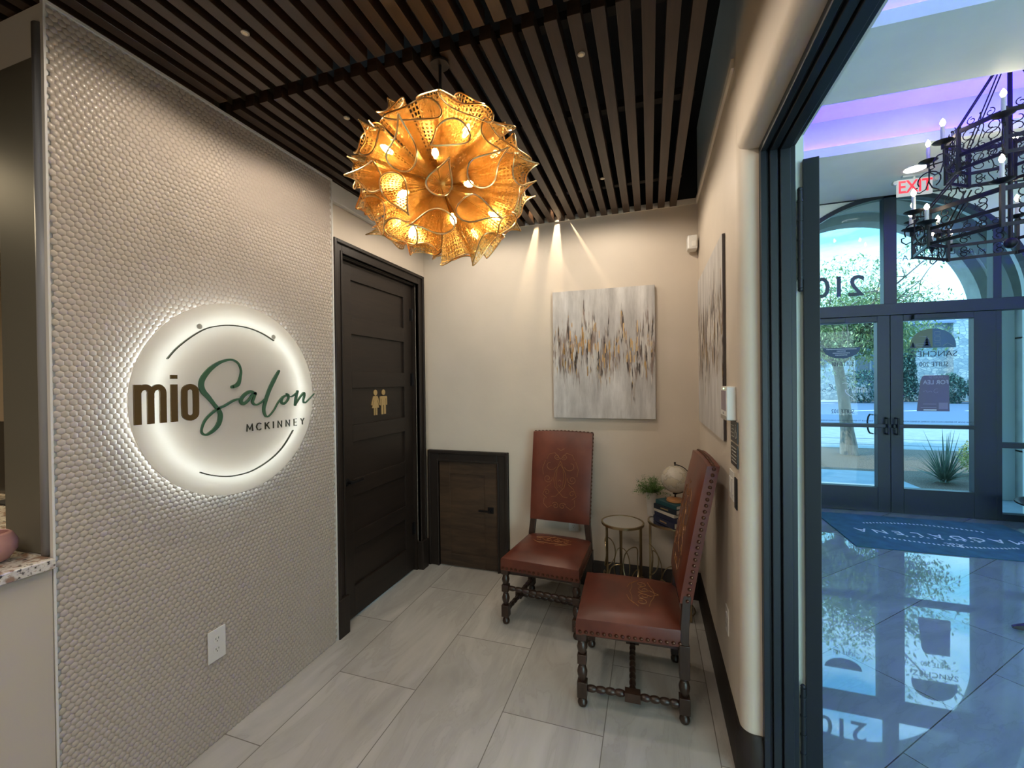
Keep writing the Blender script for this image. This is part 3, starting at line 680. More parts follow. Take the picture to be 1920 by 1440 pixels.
leaf_dark = noise_mat('blue green leaves', (.035, .10, .10), (.09, .20, .17), 8)
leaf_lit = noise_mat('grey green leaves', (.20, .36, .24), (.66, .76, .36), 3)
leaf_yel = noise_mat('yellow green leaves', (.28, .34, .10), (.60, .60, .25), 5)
yucca_m = noise_mat('yucca blades', (.06, .12, .09), (.20, .28, .20), 6)
bark = noise_mat('pale grey bark', (.17, .16, .14), (.33, .30, .26), 18, sc=(1, 1, .25))
def leaves(m, c, rad, n, size, rnd, shell=.4, flat=1):
    c = Vector(c)
    for _ in range(n):
        d = Vector((rnd.gauss(0, 1), rnd.gauss(0, 1), rnd.gauss(0, 1))).normalized() * (shell + (1 - shell) * rnd.random() ** .6)
        p = c + Vector((d.x * rad[0], d.y * rad[1], d.z * rad[2]))
        u = Vector((rnd.gauss(0, 1), rnd.gauss(0, 1), rnd.gauss(0, 1))).normalized(); _, v, w_ = frame(u)
        s_ = size * rnd.uniform(.6, 1.3)
        m.add([p - u * s_, p + v * s_ * .4 + w_ * s_ * .12, p + u * s_, p - v * s_ * .4 + w_ * s_ * .12], [(0, 1, 2, 3)])
rn = random.Random(3)
tr = thing('young_oak_tree', 'slender pale trunked oak in the mulch bed outside the left door', 'tree', (3.86, 10.35, -.04))
tp = [(0, 0, 0), (-.02, 0, .5), (-.08, 0, 1.2), (-.20, 0, 2.0)]
MB().tube([(0.02, 0, -.03)] + tp[1:], [.17, .115, .10, .085], 12).build('trunk', bark, tr, smooth=True)
br = MB(); fo = MB()
ends = []
for k in range(26):
    a = k * 2.4; up = rn.uniform(.35, 1.0); L = rn.uniform(1.2, 2.5) * (1.0 if up > .6 else .8)
    s0 = Vector((-.20 + rn.uniform(-.02, .02), 0, 1.95 + rn.uniform(-.15, .15))); d = Vector((math.cos(a) * (1.15 - up * .6), math.sin(a) * (1.15 - up * .6), up)).normalized()
    pts = [s0]; p = s0.copy()
    for q in range(6):
        d = (d + Vector((rn.gauss(0, .16), rn.gauss(0, .16), rn.gauss(0, .10)))).normalized(); p = p + d * L / 6; pts.append(p.copy())
    br.tube(pts, [.045 * (1 - .85 * i / 6) for i in range(7)], 5)
    for i in range(2, 7):
        for _ in range(3):
            e = pts[i] + Vector((rn.gauss(0, .28), rn.gauss(0, .28), rn.gauss(0, .22)))
            br.tube([pts[i], (pts[i] + e) / 2 + Vector((0, 0, .04)), e], [.010, .006, .003], 4)
            leaves(fo, e, (.26, .26, .20), 30, .040, rn, .1)
for c, n in (((-.5, 0, 2.35), 2200), ((.5, -.1, 2.3), 2200), ((0, .3, 2.6), 1800), ((1.1, 0, 2.35), 1000), ((-1.2, .2, 2.35), 1200), ((.2, 0, 3.0), 900)): leaves(fo, c, (.62, .6, .38), n, .042, rn, .1)
leaves(fo, (-.1, 0, 3.35), (1.25, 1.1, .72), 3000, .038, rn, .1); leaves(fo, (.3, 0, 2.95), (1.7, 1.2, .40), 1900, .038, rn, .1)
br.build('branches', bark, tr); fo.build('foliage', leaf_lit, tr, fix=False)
st = thing('tree_stake', 'thin dark leaning stake beside the oak trunk', 'stake', (4.15, 9.7, -.04))
MB().cyl((0, 0, 0), (.09, 0, 1.15), .018, .014, 8).build('rod', iron, st)
def shrub(name, label, loc, rad, n, size, m_, cat='shrub', group=None):
    r_ = thing(name, label, cat, loc, group=group); mb = MB(); leaves(mb, (0, 0, rad[2] * .85), rad, n, size, rn, .55); o_ = mb.build('foliage', m_, r_, fix=False)
    MB().cyl((0, 0, 0), (0, 0, rad[2] * .8), .03, .02, 6).build('stem', bark, r_)
for i, (x, y, rx, rz) in enumerate(((12.5, 31.4, 1.5, 1.1), (16.6, 31.2, .7, .95), (18.1, 31.4, .58, 1.0))):
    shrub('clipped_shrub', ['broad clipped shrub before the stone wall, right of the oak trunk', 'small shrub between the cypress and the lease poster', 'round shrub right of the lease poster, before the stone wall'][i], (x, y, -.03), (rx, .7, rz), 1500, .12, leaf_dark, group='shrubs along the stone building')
cy = thing('italian_cypress', 'narrow tall cypress against the stone building', 'tree', (15.45, 33.0, -.03)); mb = MB()
for k in range(14): leaves(mb, (0, 0, .4 + k * .23), (.52 * (1 - k / 17) + .1, .6, .4), 190, .12, rn, .5)
mb.build('foliage', leaf_dark, cy, fix=False); MB().cyl((0, 0, 0), (0, 0, 3.3), .12, .03, 6).build('trunk', bark, cy)
shrub('golden_shrub', 'yellow green shrub beside the spiky yucca outside the right door', (5.05, 8.55, -.04), (.40, .34, .34), 2600, .028, leaf_yel)
yu = thing('yucca_plant', 'spiky grey green yucca clump outside the right door', 'plant', (4.16, 7.95, -.04)); mb = MB()
for k in range(150):
    a = rn.uniform(0, 2 * PI); L = rn.uniform(.34, .52) if k % 9 else rn.uniform(.62, .85); el = rn.uniform(.15, 1.45) if k % 9 else rn.uniform(.9, 1.4)
    d = Vector((math.cos(a) * math.cos(el), math.sin(a) * math.cos(el), math.sin(el))); sd = Vector((-math.sin(a), math.cos(a), 0))
    p = Vector((math.cos(a) * .03, math.sin(a) * .03, .03)); prev = None
    for q in range(6):
        w_ = .011 * (1 - (q / 5) ** 1.5) + .0008; cur = (p - sd * w_, p + sd * w_)
        if prev: mb.add([prev[0], prev[1], cur[1], cur[0]], [(0, 1, 2, 3)])
        prev = cur; p = p + d * L / 5; d = (d + Vector((0, 0, -.07))).normalized()
mb.build('blades', yucca_m, yu, fix=False); MB().lathe([(.06, 0), (.05, .06), (.01, .1)], n=10).build('crown', yucca_m, yu)
# ================================================================== NOOK CONTENTS
# ------------------------------------------------------------------ round backlit sign
sg = thing('illuminated_sign', 'round backlit white mioSalon McKinney sign on the hexagon tile wall', 'sign', (XL + .004, 1.41, 1.485))
fs = lambda a, b, d: (d, a, b)
def acrylic():
    m, t, p = new_mat('milky acrylic'); t.n.remove(p)
    df = t.node('ShaderNodeBsdfDiffuse', ins={'Color': (.78, .74, .69, 1)}); tl = t.node('ShaderNodeBsdfTranslucent', ins={'Color': (.90, .86, .79, 1)}); gl = t.node('ShaderNodeBsdfGlossy', ins={'Roughness': .12})
    a = t.node('ShaderNodeMixShader', ins={0: .5, 1: df.outputs[0], 2: tl.outputs[0]}); b = t.node('ShaderNodeMixShader', ins={0: .05, 1: a.outputs[0], 2: gl.outputs[0]})
    t.l.new(b.outputs[0], t.n['Material Output'].inputs[0]); return m
m = MB(); n_ = 96
dk = MB(); ring_ = [(.425 * math.cos(2 * PI * k / n_), .42 * math.sin(2 * PI * k / n_)) for k in range(n_)]
dk.prism(ring_, fs, .046, .052)
dk.build('acrylic_disk', acrylic(), sg)
led = emit('cool white led strip', (.74, .90, 1.0), 28)
lp = [(0.020, .352 * math.cos(2 * PI * k / 12 + .1), .348 * math.sin(2 * PI * k / 12 + .1)) for k in range(12)]
lp2 = []
for k in range(12):
    a, b = Vector(lp[k]), Vector(lp[(k + 1) % 12])
    for q in range(4): 
        v = a.lerp(b, q / 4); rr = .35 / math.hypot(v.y, v.z); k2 = .5; lp2.append((v.x, v.y * (1 + (rr - 1) * k2), v.z * (1 + (rr - 1) * k2)))
MB().tube(lp2, .0045, 6, closed=True).build('led_strip', led, sg)
standoffs = [(-.175, .302), (.180, .293)]
for a, b in standoffs:
    MB().cyl((.052, a, b), (.0545, a, b), .011, n=14).build('standoff_screw', mat('clear screw', (.45, .45, .41), .3, .2) if 'clear screw' not in bpy.data.materials else bpy.data.materials['clear screw'], sg, smooth=True)
green = mat('deep green acrylic', (.050, .135, .080), .25); brown = mat('bronze brown acrylic', (.10, .062, .020), .25)
thinm = mat('dark grey green metal', (.06, .065, .045), .3, .6)
D0, D1 = .0525, .0600
S_ = [(-0.04, 0.053, 0.013), (-0.013, 0.065, 0.017), (-0.001, 0.099, 0.009), (0.002, 0.129, 0.006), (-0.012, 0.159, 0.007), (-0.045, 0.172, 0.009), (-0.091, 0.16, 0.012), (-0.134, 0.131, 0.017), (-0.165, 0.094, 0.02), (-0.174, 0.066, 0.02), (-0.168, 0.039, 0.021), (-0.145, 0.011, 0.017), (-0.123, -0.018, 0.013), (-0.101, -0.048, 0.016), (-0.096, -0.072, 0.019), (-0.105, -0.104, 0.018), (-0.129, -0.129, 0.014), (-0.157, -0.142, 0.009), (-0.174, -0.133, 0.007), (-0.174, -0.111, 0.007), (-0.156, -0.076, 0.009), (-0.113, -0.042, 0.01), (-0.074, -0.026, 0.01), (-0.033, -0.006, 0.01), (-0.001, 0.0, 0.006)]
a_ = [(0.073, 0.019, 0.01), (0.046, 0.03, 0.014), (0.015, 0.014, 0.015), (-0.001, -0.01, 0.015), (0.012, -0.023, 0.014), (0.037, -0.009, 0.01), (0.057, 0.015, 0.009), (0.072, 0.023, 0.011), (0.065, 0.002, 0.011), (0.058, -0.02, 0.011), (0.076, -0.032, 0.007), (0.106, -0.02, 0.007), (0.127, -0.003, 0.005)]
l_ = [(0.204, 0.127, 0.011), (0.176, 0.084, 0.018), (0.146, 0.031, 0.017), (0.125, -0.021, 0.016), (0.116, -0.058, 0.014), (0.126, -0.088, 0.009), (0.144, -0.089, 0.006), (0.173, -0.062, 0.006), (0.199, -0.025, 0.007), (0.225, 0.001, 0.006)]
o_ = [(0.25, 0.007, 0.008), (0.226, -0.003, 0.011), (0.216, -0.026, 0.012), (0.232, -0.035, 0.011), (0.257, -0.014, 0.01), (0.26, 0.006, 0.009), (0.248, 0.014, 0.006)]
ot_ = [(0.253, 0.001, 0.005), (0.281, -0.001, 0.007), (0.311, 0.016, 0.007)]
n1_ = [(0.317, 0.024, 0.012), (0.306, -0.013, 0.013), (0.301, -0.045, 0.012)]
n2_ = [(0.301, -0.045, 0.008), (0.331, -0.009, 0.009), (0.357, 0.014, 0.012), (0.362, 0.002, 0.012), (0.354, -0.027, 0.01), (0.368, -0.037, 0.007), (0.399, -0.017, 0.005), (0.431, 0.008, 0.003)]
m = MB()
for q, s_ in enumerate((S_, a_, l_, o_, ot_, n1_, n2_)):
    m.ribbon([p[:2] for p in s_], [p[2] for p in s_], fs, D0 + .0002 * q, D1 + .0002 * q, smooth=6, cap_round=True)
o = m.build('salon_script', green, sg); o['label'] = 'green handwritten word Salon'
m = MB(); ZB_ = -.077; ZT_ = .067
for y0, y1, z1 in ((-.411, -.389, ZT_), (-.369, -.3475, .035), (-.3275, -.306, .035), (-.2895, -.2665, ZT_)): m.prism([(y0, ZB_), (y1, ZB_), (y1, z1), (y0, z1)], fs, D0, D1)
m.prism([(-.2895, .0885), (-.2665, .0885), (-.2665, .1035), (-.2895, .1035)], fs, D0, D1)
for yc, y1, e_ in ((-.400, -.358, .0003), (-.358, -.317, .0008)):
    pts = [(yc, .022), (yc + .006, .047), (yc + .02, .0575), (y1 - .010, .056), (y1 - .001, .043), (y1, .018)]
    m.ribbon(pts, [.014, .018, .020, .020, .021, .0215], fs, D0 + e_, D1 + e_, smooth=4)
oc = [(-.2405, .025), (-.2375, .048), (-.2185, .0575), (-.1995, .048), (-.1965, .025), (-.1965, -.035), (-.1995, -.058), (-.2185, -.0675), (-.2375, -.058), (-.2405, -.035)]
m.ribbon(oc, .0215, fs, D0, D1, closed=True, smooth=3)
o = m.build('mio_lettering', brown, sg); o['label'] = 'bronze brown word mio'
# MCKINNEY in thin strokes
G = {'M': [[(0, 0), (.08, 1), (.45, .25), (.82, 1), (.9, 0)]], 'C': [[(.78, .85), (.5, 1), (.2, .9), (.03, .5), (.2, .1), (.5, 0), (.78, .15)]], 'K': [[(0, 0), (0, 1)], [(.62, 1), (.02, .45)], [(.22, .62), (.68, 0)]], 'I': [[(0, 0), (0, 1)]], 'N': [[(0, 0), (0, 1), (.66, 0), (.66, 1)]], 'E': [[(.52, 0), (0, 0), (0, 1), (.52, 1)], [(0, .52), (.45, .52)]], 'Y': [[(0, 1), (.33, .5), (.66, 1)], [(.33, .5), (.33, 0)]]}
m = MB(); xx = .028
for ch, adv in zip('MCKINNEY', (.047, .048, .044, .026, .047, .049, .043, .04)):
    m = MB()
    for st_ in G[ch]: m.ribbon([(xx + a * .033, -.151 + b * .033) for a, b in st_], .0035, fs, D0, D1 - .002)
    m.build('small_letter', thinm, sg)
    xx += adv * 1.02
arc1 = [(-0.299, 0.165), (-0.271, 0.201), (-0.238, 0.233), (-0.195, 0.268), (-0.15, 0.296), (-0.103, 0.312), (-0.048, 0.322), (0.015, 0.323), (0.071, 0.315), (0.124, 0.299), (0.176, 0.275)]
arc2 = [(-0.183, -0.292), (-0.158, -0.305), (-0.119, -0.32), (-0.071, -0.333), (-0.021, -0.338), (0.04, -0.335), (0.105, -0.317), (0.175, -0.284), (0.231, -0.240), (0.285, -0.175)]
for a in (arc1, arc2): MB().ribbon(a, .0045, fs, D0, D1, smooth=4, cap_round=True).build('arc_line', thinm, sg)

# ------------------------------------------------------------------ outlets, plates, panels
def outlet(label, mtx_fn, loc, w=.07, h=.115):
    """mtx_fn maps (across, up, out)"""
    r = thing('wall_outlet', label, 'outlet', loc)
    MB().prism([(-w / 2, -h / 2), (w / 2, -h / 2), (w / 2, h / 2), (-w / 2, h / 2)], mtx_fn, 0, .005).build('cover_plate', white_pl, r, bevel=.0015)
    dsm = mat('dark slot', (.02, .02, .02), .6) if 'dark slot' not in bpy.data.materials else bpy.data.materials['dark slot']
    for zc in (-.022, .022):
        MB().prism([(.016 * math.cos(a), zc + .0155 * math.sin(a)) for a in [2 * PI * k / 16 for k in range(16)]], mtx_fn, .005, .0062).build('socket_face', white_pl, r)
        for a0 in (-.006, .006): MB().prism([(a0 - .001, zc), (a0 + .001, zc), (a0 + .001, zc + .008), (a0 - .001, zc + .008)], mtx_fn, .0062, .0066).build('slot', dsm, r)
        MB().prism([(-.002, zc - .009), (.002, zc - .009), (.002, zc - .005), (-.002, zc - .005)], mtx_fn, .0062, .0066).build('slot', dsm, r)
    return r
outlet('white outlet low on the hexagon tile wall below the round sign', lambda a, b, d: (d, a, b), (XL + .004, 1.322, .425), .078, .135)
outlet('white outlet on the back wall seen under the backrest of the leather chair', lambda a, b, d: (a, -d, b), (-.565, YB, .455), .075, .12)
outlet('white outlet low on the right wall behind the near leather chair', lambda a, b, d: (-d, a, b), (XR, 2.10, .46), .07, .115)
kp = thing('alarm_panel', 'white security keypad with a violet screen on the right wall', 'keypad', (XR, 1.93, 1.45))
bx(-.036, 0, -.068, .068, -.068, .068).build('housing', white_pl, kp, bevel=.005)
bx(-.0375, -.036, -.050, .050, -.030, .050).build('screen', mat('violet grey screen', (.20, .16, .26), .15), kp)
bx(-.038, -.036, -.010, .010, -.046, -.038).build('button', mat('key grey', (.3, .3, .3), .5), kp)
bx(-.0375, -.036, -.066, .066, -.0675, -.052).build('speaker_strip', mat('tan grey strip', (.33, .29, .24), .5), kp)
MB().sphere((-.0365, -.01, .059), .003, 8, 6).build('status_light', emit('green status led', (.5, 1, .4), 3), kp)
p1 = thing('accessible_plaque', 'small dark plaque with a wheelchair symbol below the keypad', 'sign', (XR, 1.90, 1.335))
bx(-.004, 0, -.07, .07, -.042, .042).build('plate', grey_pl, p1, bevel=.001)
whp = mat('white symbol paint', (.55, .55, .52), .5)
fr_ = lambda a, b, d: (-.004 - d, a, b)
MB().ribbon([(-.042 + .017 * math.cos(a), -.006 + .017 * math.sin(a)) for a in [-2.6 + 3.6 * k / 14 for k in range(15)]], .003, fr_, 0, .0008).ribbon([(-.040, .022), (-.040, .002), (-.056, .002), (-.060, -.018)], .0035, fr_, 0, .0008).prism([(-.040 + .004 * math.cos(q), .029 + .004 * math.sin(q)) for q in [2 * PI * k / 8 for k in range(8)]], fr_, 0, .0008).build('wheelchair_symbol', whp, p1)
m = MB()
for q in range(4): m.box(-.0047, -.004, .0, .058 - .01 * (q % 2), .022 - q * .015, .025 - q * .015)
m.build('text_line', whp, p1)
p2_ = thing('notice_plaque', 'small dark plaque with lines of white text, under the wheelchair plaque', 'sign', (XR, 1.90, 1.240))
bx(-.004, 0, -.07, .07, -.045, .045).build('plate', grey_pl, p2_, bevel=.001)
m = MB()
for q in range(5): m.box(-.0047, -.004, -.052 + .008 * (q % 2), .054 - .01 * (q % 3), .028 - q * .014, .031 - q * .014)
m.build('text_line', whp, p2_)
sp = thing('light_switch', 'white double rocker switch plate under the plaques', 'switch', (XR, 1.955, 1.105))
bx(-.005, 0, -.045, .045, -.06, .06).build('cover_plate', white_pl, sp, bevel=.0015)
for a in (-.021, .021): bx(-.0085, -.005, a - .015, a + .015, -.033, .033).build('rocker', white_pl, sp, bevel=.001)
dp = thing('dark_wall_plate', 'plain black plate beside the rocker switch at the rounded corner', 'switch', (XR, 1.872, 1.09)); 
bx(-.005, 0, -.022, .022, -.062, .062).build('cover_plate', black, dp, bevel=.001)
ms = thing('motion_sensor', 'small white motion sensor high in the right corner', 'sensor', (XR - .01, 3.135, 2.475))
bx(-.065, -.002, -.045, .045, -.045, .050).build('housing', white_pl, ms, bevel=.008)
bx(-.040, -.012, -.048, -.045, -.03, .008).build('lens', mat('sensor lens', (.82, .80, .75), .3), ms, bevel=.002)

# ------------------------------------------------------------------ paintings
def painting_mat(name, seed, warm=1.0, fx=1.0, lo_=0.0):
    m, t, p = new_mat(name); v = t.coord('Object'); s = t.sep(v)
    base = t.noise(t.mapping(v, loc=(seed, 0, 0), sc=(9, 9, 1.6)), 1.5, 5, .65)
    c = t.ramp(base, [(.3, (.38, .36, .345)), (.5, (.54, .52, .50)), (.72, (.74, .72, .70))])
    edge = t.noise(t.mapping(v, loc=(seed + 5, 0, 3), sc=(15, 15, .5)), 1.4, 5, .75)
    zc = t.math('ADD', s[2], t.math('MULTIPLY', t.math('SUBTRACT', edge, .5), -1.35))
    d = t.math('ABSOLUTE', t.math('SUBTRACT', zc, .02))
    msk = t.ramp(d, [(.12, (1, 1, 1)), (.20, (0, 0, 0))]); msk = t.sep(msk)[0]
    def streak(k, sx, sz, lo, hi):
        n = t.noise(t.mapping(v, loc=(seed + k, k, k * 2), sc=(sx * fx, sx * fx, sz)), 1.0, 3, .55); lo -= lo_; hi -= lo_
        return t.math('MULTIPLY', t.sep(t.ramp(n, [(lo, (0, 0, 0)), (hi, (1, 1, 1))]))[0], msk)
    white_ = streak(9, 60, 5, .50, .60); br1 = streak(1, 40, 5, .43, .52); dk = streak(2, 50, 5, .53, .59); gd = streak(3, 48, 8, .585, .63); wt = streak(4, 70, 7, .58, .64)
    c = t.mix(br1, c, (.25, .185, .155, 1)); c = t.mix(white_, c, (.50, .46, .42, 1)); c = t.mix(dk, c, (.040, .026, .020, 1)); c = t.mix(gd, c, (.52 * warm, .33 * warm, .13 * warm, 1)); c = t.mix(wt, c, (.66, .62, .56, 1))
    t.set(p, 'Base Color', c); t.set(p, 'Metallic', t.math('MULTIPLY', gd, .55)); p.inputs['Roughness'].default_value = .42
    h = t.noise(t.mapping(v, sc=(55, 55, 14)), 1, 4); t.set(p, 'Normal', t.bump(t.math('ADD', h, gd), .5, .003))
    return m
canvas_e = mat('canvas edge', (.50, .48, .45), .8)
a1 = thing('abstract_painting', 'square-cut abstract canvas with gold and brown drips on the back wall', 'painting', (-.333, YB - .016, 1.745))
bx(-.371, .371, -.016, .014, -.48, .48).build('stretched_canvas', canvas_e, a1, bevel=.002)
bx(-.370, .370, -.0185, -.0165, -.479, .479).build('painted_face', painting_mat('gold drip painting', 3.0), a1)
rg = random.Random(11); glf = mat('gold leaf', (.72, .50, .24), .3, .85)
for k in range(46):
    x = rg.choice((-.25, -.20, -.10, -.05, .12, .22)) + rg.gauss(0, .05); z = rg.gauss(.02, .085); L = rg.uniform(.025, .085); w_ = rg.uniform(.004, .011)
    if abs(x) < .355: MB().prism([(x - w_ / 2, z), (x, z - .006), (x + w_ / 2, z + .004), (x + w_ * .45, z + L), (x, z + L + .004), (x - w_ * .5, z + L - .005)], lambda a, b, d: (a, -.0186 - d, b), 0, .0012).build('gold_leaf_flake', glf, a1)
a2 = thing('abstract_painting', 'tall-looking abstract canvas with brown drips on the right wall', 'painting', (XR - .004, 2.585, 1.735), rz=-PI / 2)
bx(-.495, .495, -.008, .003, -.465, .465).build('stretched_canvas', mat('dark canvas edge', (.06, .05, .05), .7), a2, bevel=.002)
bx(-.494, .494, -.0105, -.0085, -.464, .464).build('painted_face', painting_mat('brown drip painting', 8.0, .5, .34, .05), a2)

# ------------------------------------------------------------------ leather chairs
def turned(m, p0, p1, r, beads, n=14, blocks=()):
    """turned post between two points with repeated bead-and-reel"""
    prof = []; N = beads * 8
    for i in range(N + 1):
        u = i / N; ph = (u * beads) % 1.0
        rr = r * (.62 + .38 * abs(math.sin(PI * ph)) ** .6)
        if ph < .10 or ph > .90: rr = r * .62
        prof.append((rr, u))
    m.lathe(prof, c=p0, n=n, p1=p1)
def leg_front(sx):
    m = MB(); x, y = sx * .230, -.230
    m.lathe([(.010, 0), (.019, .004), (.024, .018), (.019, .034), (.012, .042), (.012, .048)], c=(x, y, 0), n=14)
    m.box(x - .023, x + .023, y - .023, y + .023, .048, .122)
    m.lathe([(.012, .122), (.015, .128), (.023, .150), (.025, .168), (.018, .190), (.013, .196), (.019, .202), (.013, .208)], c=(x, y, 0), n=14)
    m.box(x - .021, x + .021, y - .021, y + .021, .208, .252)
    m.lathe([(.013, .252), (.020, .262), (.025, .285), (.018, .308), (.013, .314), (.018, .320)], c=(x, y, 0), n=14)
    m.box(x - .022, x + .022, y - .022, y + .022, .320, .355)
    return m
def leg_back(sx):
    m = MB(); x, y = sx * .215, .225
    m.lathe([(.010, 0), (.019, .004), (.024, .018), (.019, .034), (.012, .042), (.012, .048)], c=(x, y, 0), n=14)
    m.box(x - .023, x + .023, y - .023, y + .023, .048, .122)
    m.lathe([(.012, .122), (.015, .128), (.023, .150), (.025, .168), (.018, .190), (.013, .196), (.019, .202), (.013, .208)], c=(x, y, 0), n=14)
    m.box(x - .024, x + .024, y - .022, y + .022, .208, .36)
    # raked post up into the backrest
    zs = [(.36, 0, 0), (.44, .003, .004), (.55, .012, .016), (.70, .036, .020)]
    m.loft([[(x - sx * i_ - .020, y - .018 + o, z), (x - sx * i_ + .020, y - .018 + o, z), (x - sx * i_ + .020, y + .018 + o, z), (x - sx * i_ - .020, y + .018 + o, z)] for z, o, i_ in zs])
    return m
def seat_mesh():
    m = MB(); nx, ny = 12, 12; top = []; 
    def P(u, v, z): # u -1..1 across, v 0 front..1 back
        wd = .252 - .022 * v; return (u * wd, -.255 + v * .485, z)
    for j in range(ny + 1):
        row = []
        for i in range(nx + 1):
            u = -1 + 2 * i / nx; v = j / ny; e = (1 - u ** 4) * (1 - (2 * v - 1) ** 4)
            z = .428 + .034 * e ** .7 if 0 < e else .424
            row.append(P(u * (1 - .010), .006 + v * .988, z))
        top.append(row)
    vs = [p for r in top for p in r]; fs_ = [(j * (nx + 1) + i, j * (nx + 1) + i + 1, (j + 1) * (nx + 1) + i + 1, (j + 1) * (nx + 1) + i) for j in range(ny) for i in range(nx)]
    m.add(vs, fs_)
    loop = [top[0][i] for i in range(nx + 1)] + [top[j][nx] for j in range(1, ny + 1)] + [top[ny][i] for i in range(nx - 1, -1, -1)] + [top[j][0] for j in range(ny - 1, 0, -1)]
    c = Vector((0, -.01, 0)); r1 = []; r2 = []; r3 = []
    for p in loop:
        q = Vector((p[0], p[1] - c.y, 0)); r1.append((q.x * 1.014, q.y * 1.014 + c.y, .415)); r2.append((q.x * 1.016, q.y * 1.016 + c.y, .350)); r3.append((q.x * .93, q.y * .93 + c.y, .346))
    m.loft([loop, r1, r2, r3], cap=False); m.add(r3, [tuple(range(len(r3)))])
    return m
def back_pt(u, z, d):  # u across -1..1, z height, d out to the front
    t_ = (z - .54) / .625; return (u * (.218 + .006 * t_), .212 + .022 + .105 * t_ + .012 * t_ * t_ - d, z)
def back_mesh():
    m = MB(); nx, nz = 10, 14; vs = []
    for side in (1, -1):
        for j in range(nz + 1):
            for i in range(nx + 1):
                u = -1 + 2 * i / nx; v = j / nz; e = (1 - u ** 4) * (1 - (2 * v - 1) ** 6)
                d = (.026 + .016 * max(e, 0) ** .6) if side > 0 else -.026
                zz = .54 + .625 * v + (.008 * (1 - u * u) if j == nz else 0)
                vs.append(back_pt(u, zz, d))
    W = nx + 1; B = (nz + 1) * W; f = []
    for s0 in (0, B):
        for j in range(nz):
            for i in range(nx): f.append((s0 + j * W + i, s0 + j * W + i + 1, s0 + (j + 1) * W + i + 1, s0 + (j + 1) * W + i))
    for j in range(nz):
        for i in (0, nx): f.append((j * W + i, (j + 1) * W + i, B + (j + 1) * W + i, B + j * W + i))
    for i in range(nx):
        for j in (0, nz): f.append((j * W + i, j * W + i + 1, B + j * W + i + 1, B + j * W + i))
    return m.add(vs, f)
def orn(strokes, fn, r=.0017):
    m = MB()
    for s in strokes: m.tube([fn(a, b) for a, b in s], r, 5)
    return m
def both(s): return [s, [(-a, b) for a, b in s]]
def back_strokes():
    S = []
    S += both([(0, .30), (-.04, .24), (-.055, .17), (-.04, .10), (0, .055)]) + both([(0, .33), (-.025, .27), (-.035, .17), (-.018, .09), (.01, .12)])
    S += both(spiral((.03, .365), .026, .006, -2.4, 1.3)) + both(spiral((.105, .17), .040, .008, 2.8, 1.4)) + both([(.0, .345), (.05, .40), (.10, .385), (.12, .34)])
    S += both(spiral((.085, .29), .05, .02, 3.4, .7)) + both([(.075, .13), (.12, .09), (.145, .03), (.11, .0)]) + both(spiral((.03, -.06), .030, .007, .4, 1.3)) + both([(.06, -.06), (.10, -.085), (.135, -.05), (.13, .0)])
    S += both([(.145, .20), (.155, .26), (.13, .33)]) + both(spiral((.11, .05), .025, .006, 1, 1)) + both([(.0, .055), (.03, .02), (.07, .015)]) + both([(.012, .15), (.0, .165)])+ both([(.0,.42),(.03,.44)])
    return S
def seat_strokes():
    S = both(spiral((.035, .0), .030, .006, .2, 1.3)) + both(spiral((.095, .015), .030, .007, 2.8, 1.2)) + both([(0, .07), (.05, .06), (.10, .06), (.14, .03)]) + both([(0, -.05), (.04, -.045), (.08, -.03), (.13, -.02)])
    S += both([(0, -.07), (.03, -.03), (0, .03)]) + both([(.04, .085), (.08, .075), (.12, .05)])
    return S
def seat_z(x, y):
    v = (y + .255) / .485; wd = .252 - .022 * v; u = x / wd; e = max((1 - u ** 4) * (1 - (2 * v - 1) ** 4), 0); return .428 + .034 * e ** .7
nailm = mat('dark bronze nail', (.10, .045, .028), .3, .8)
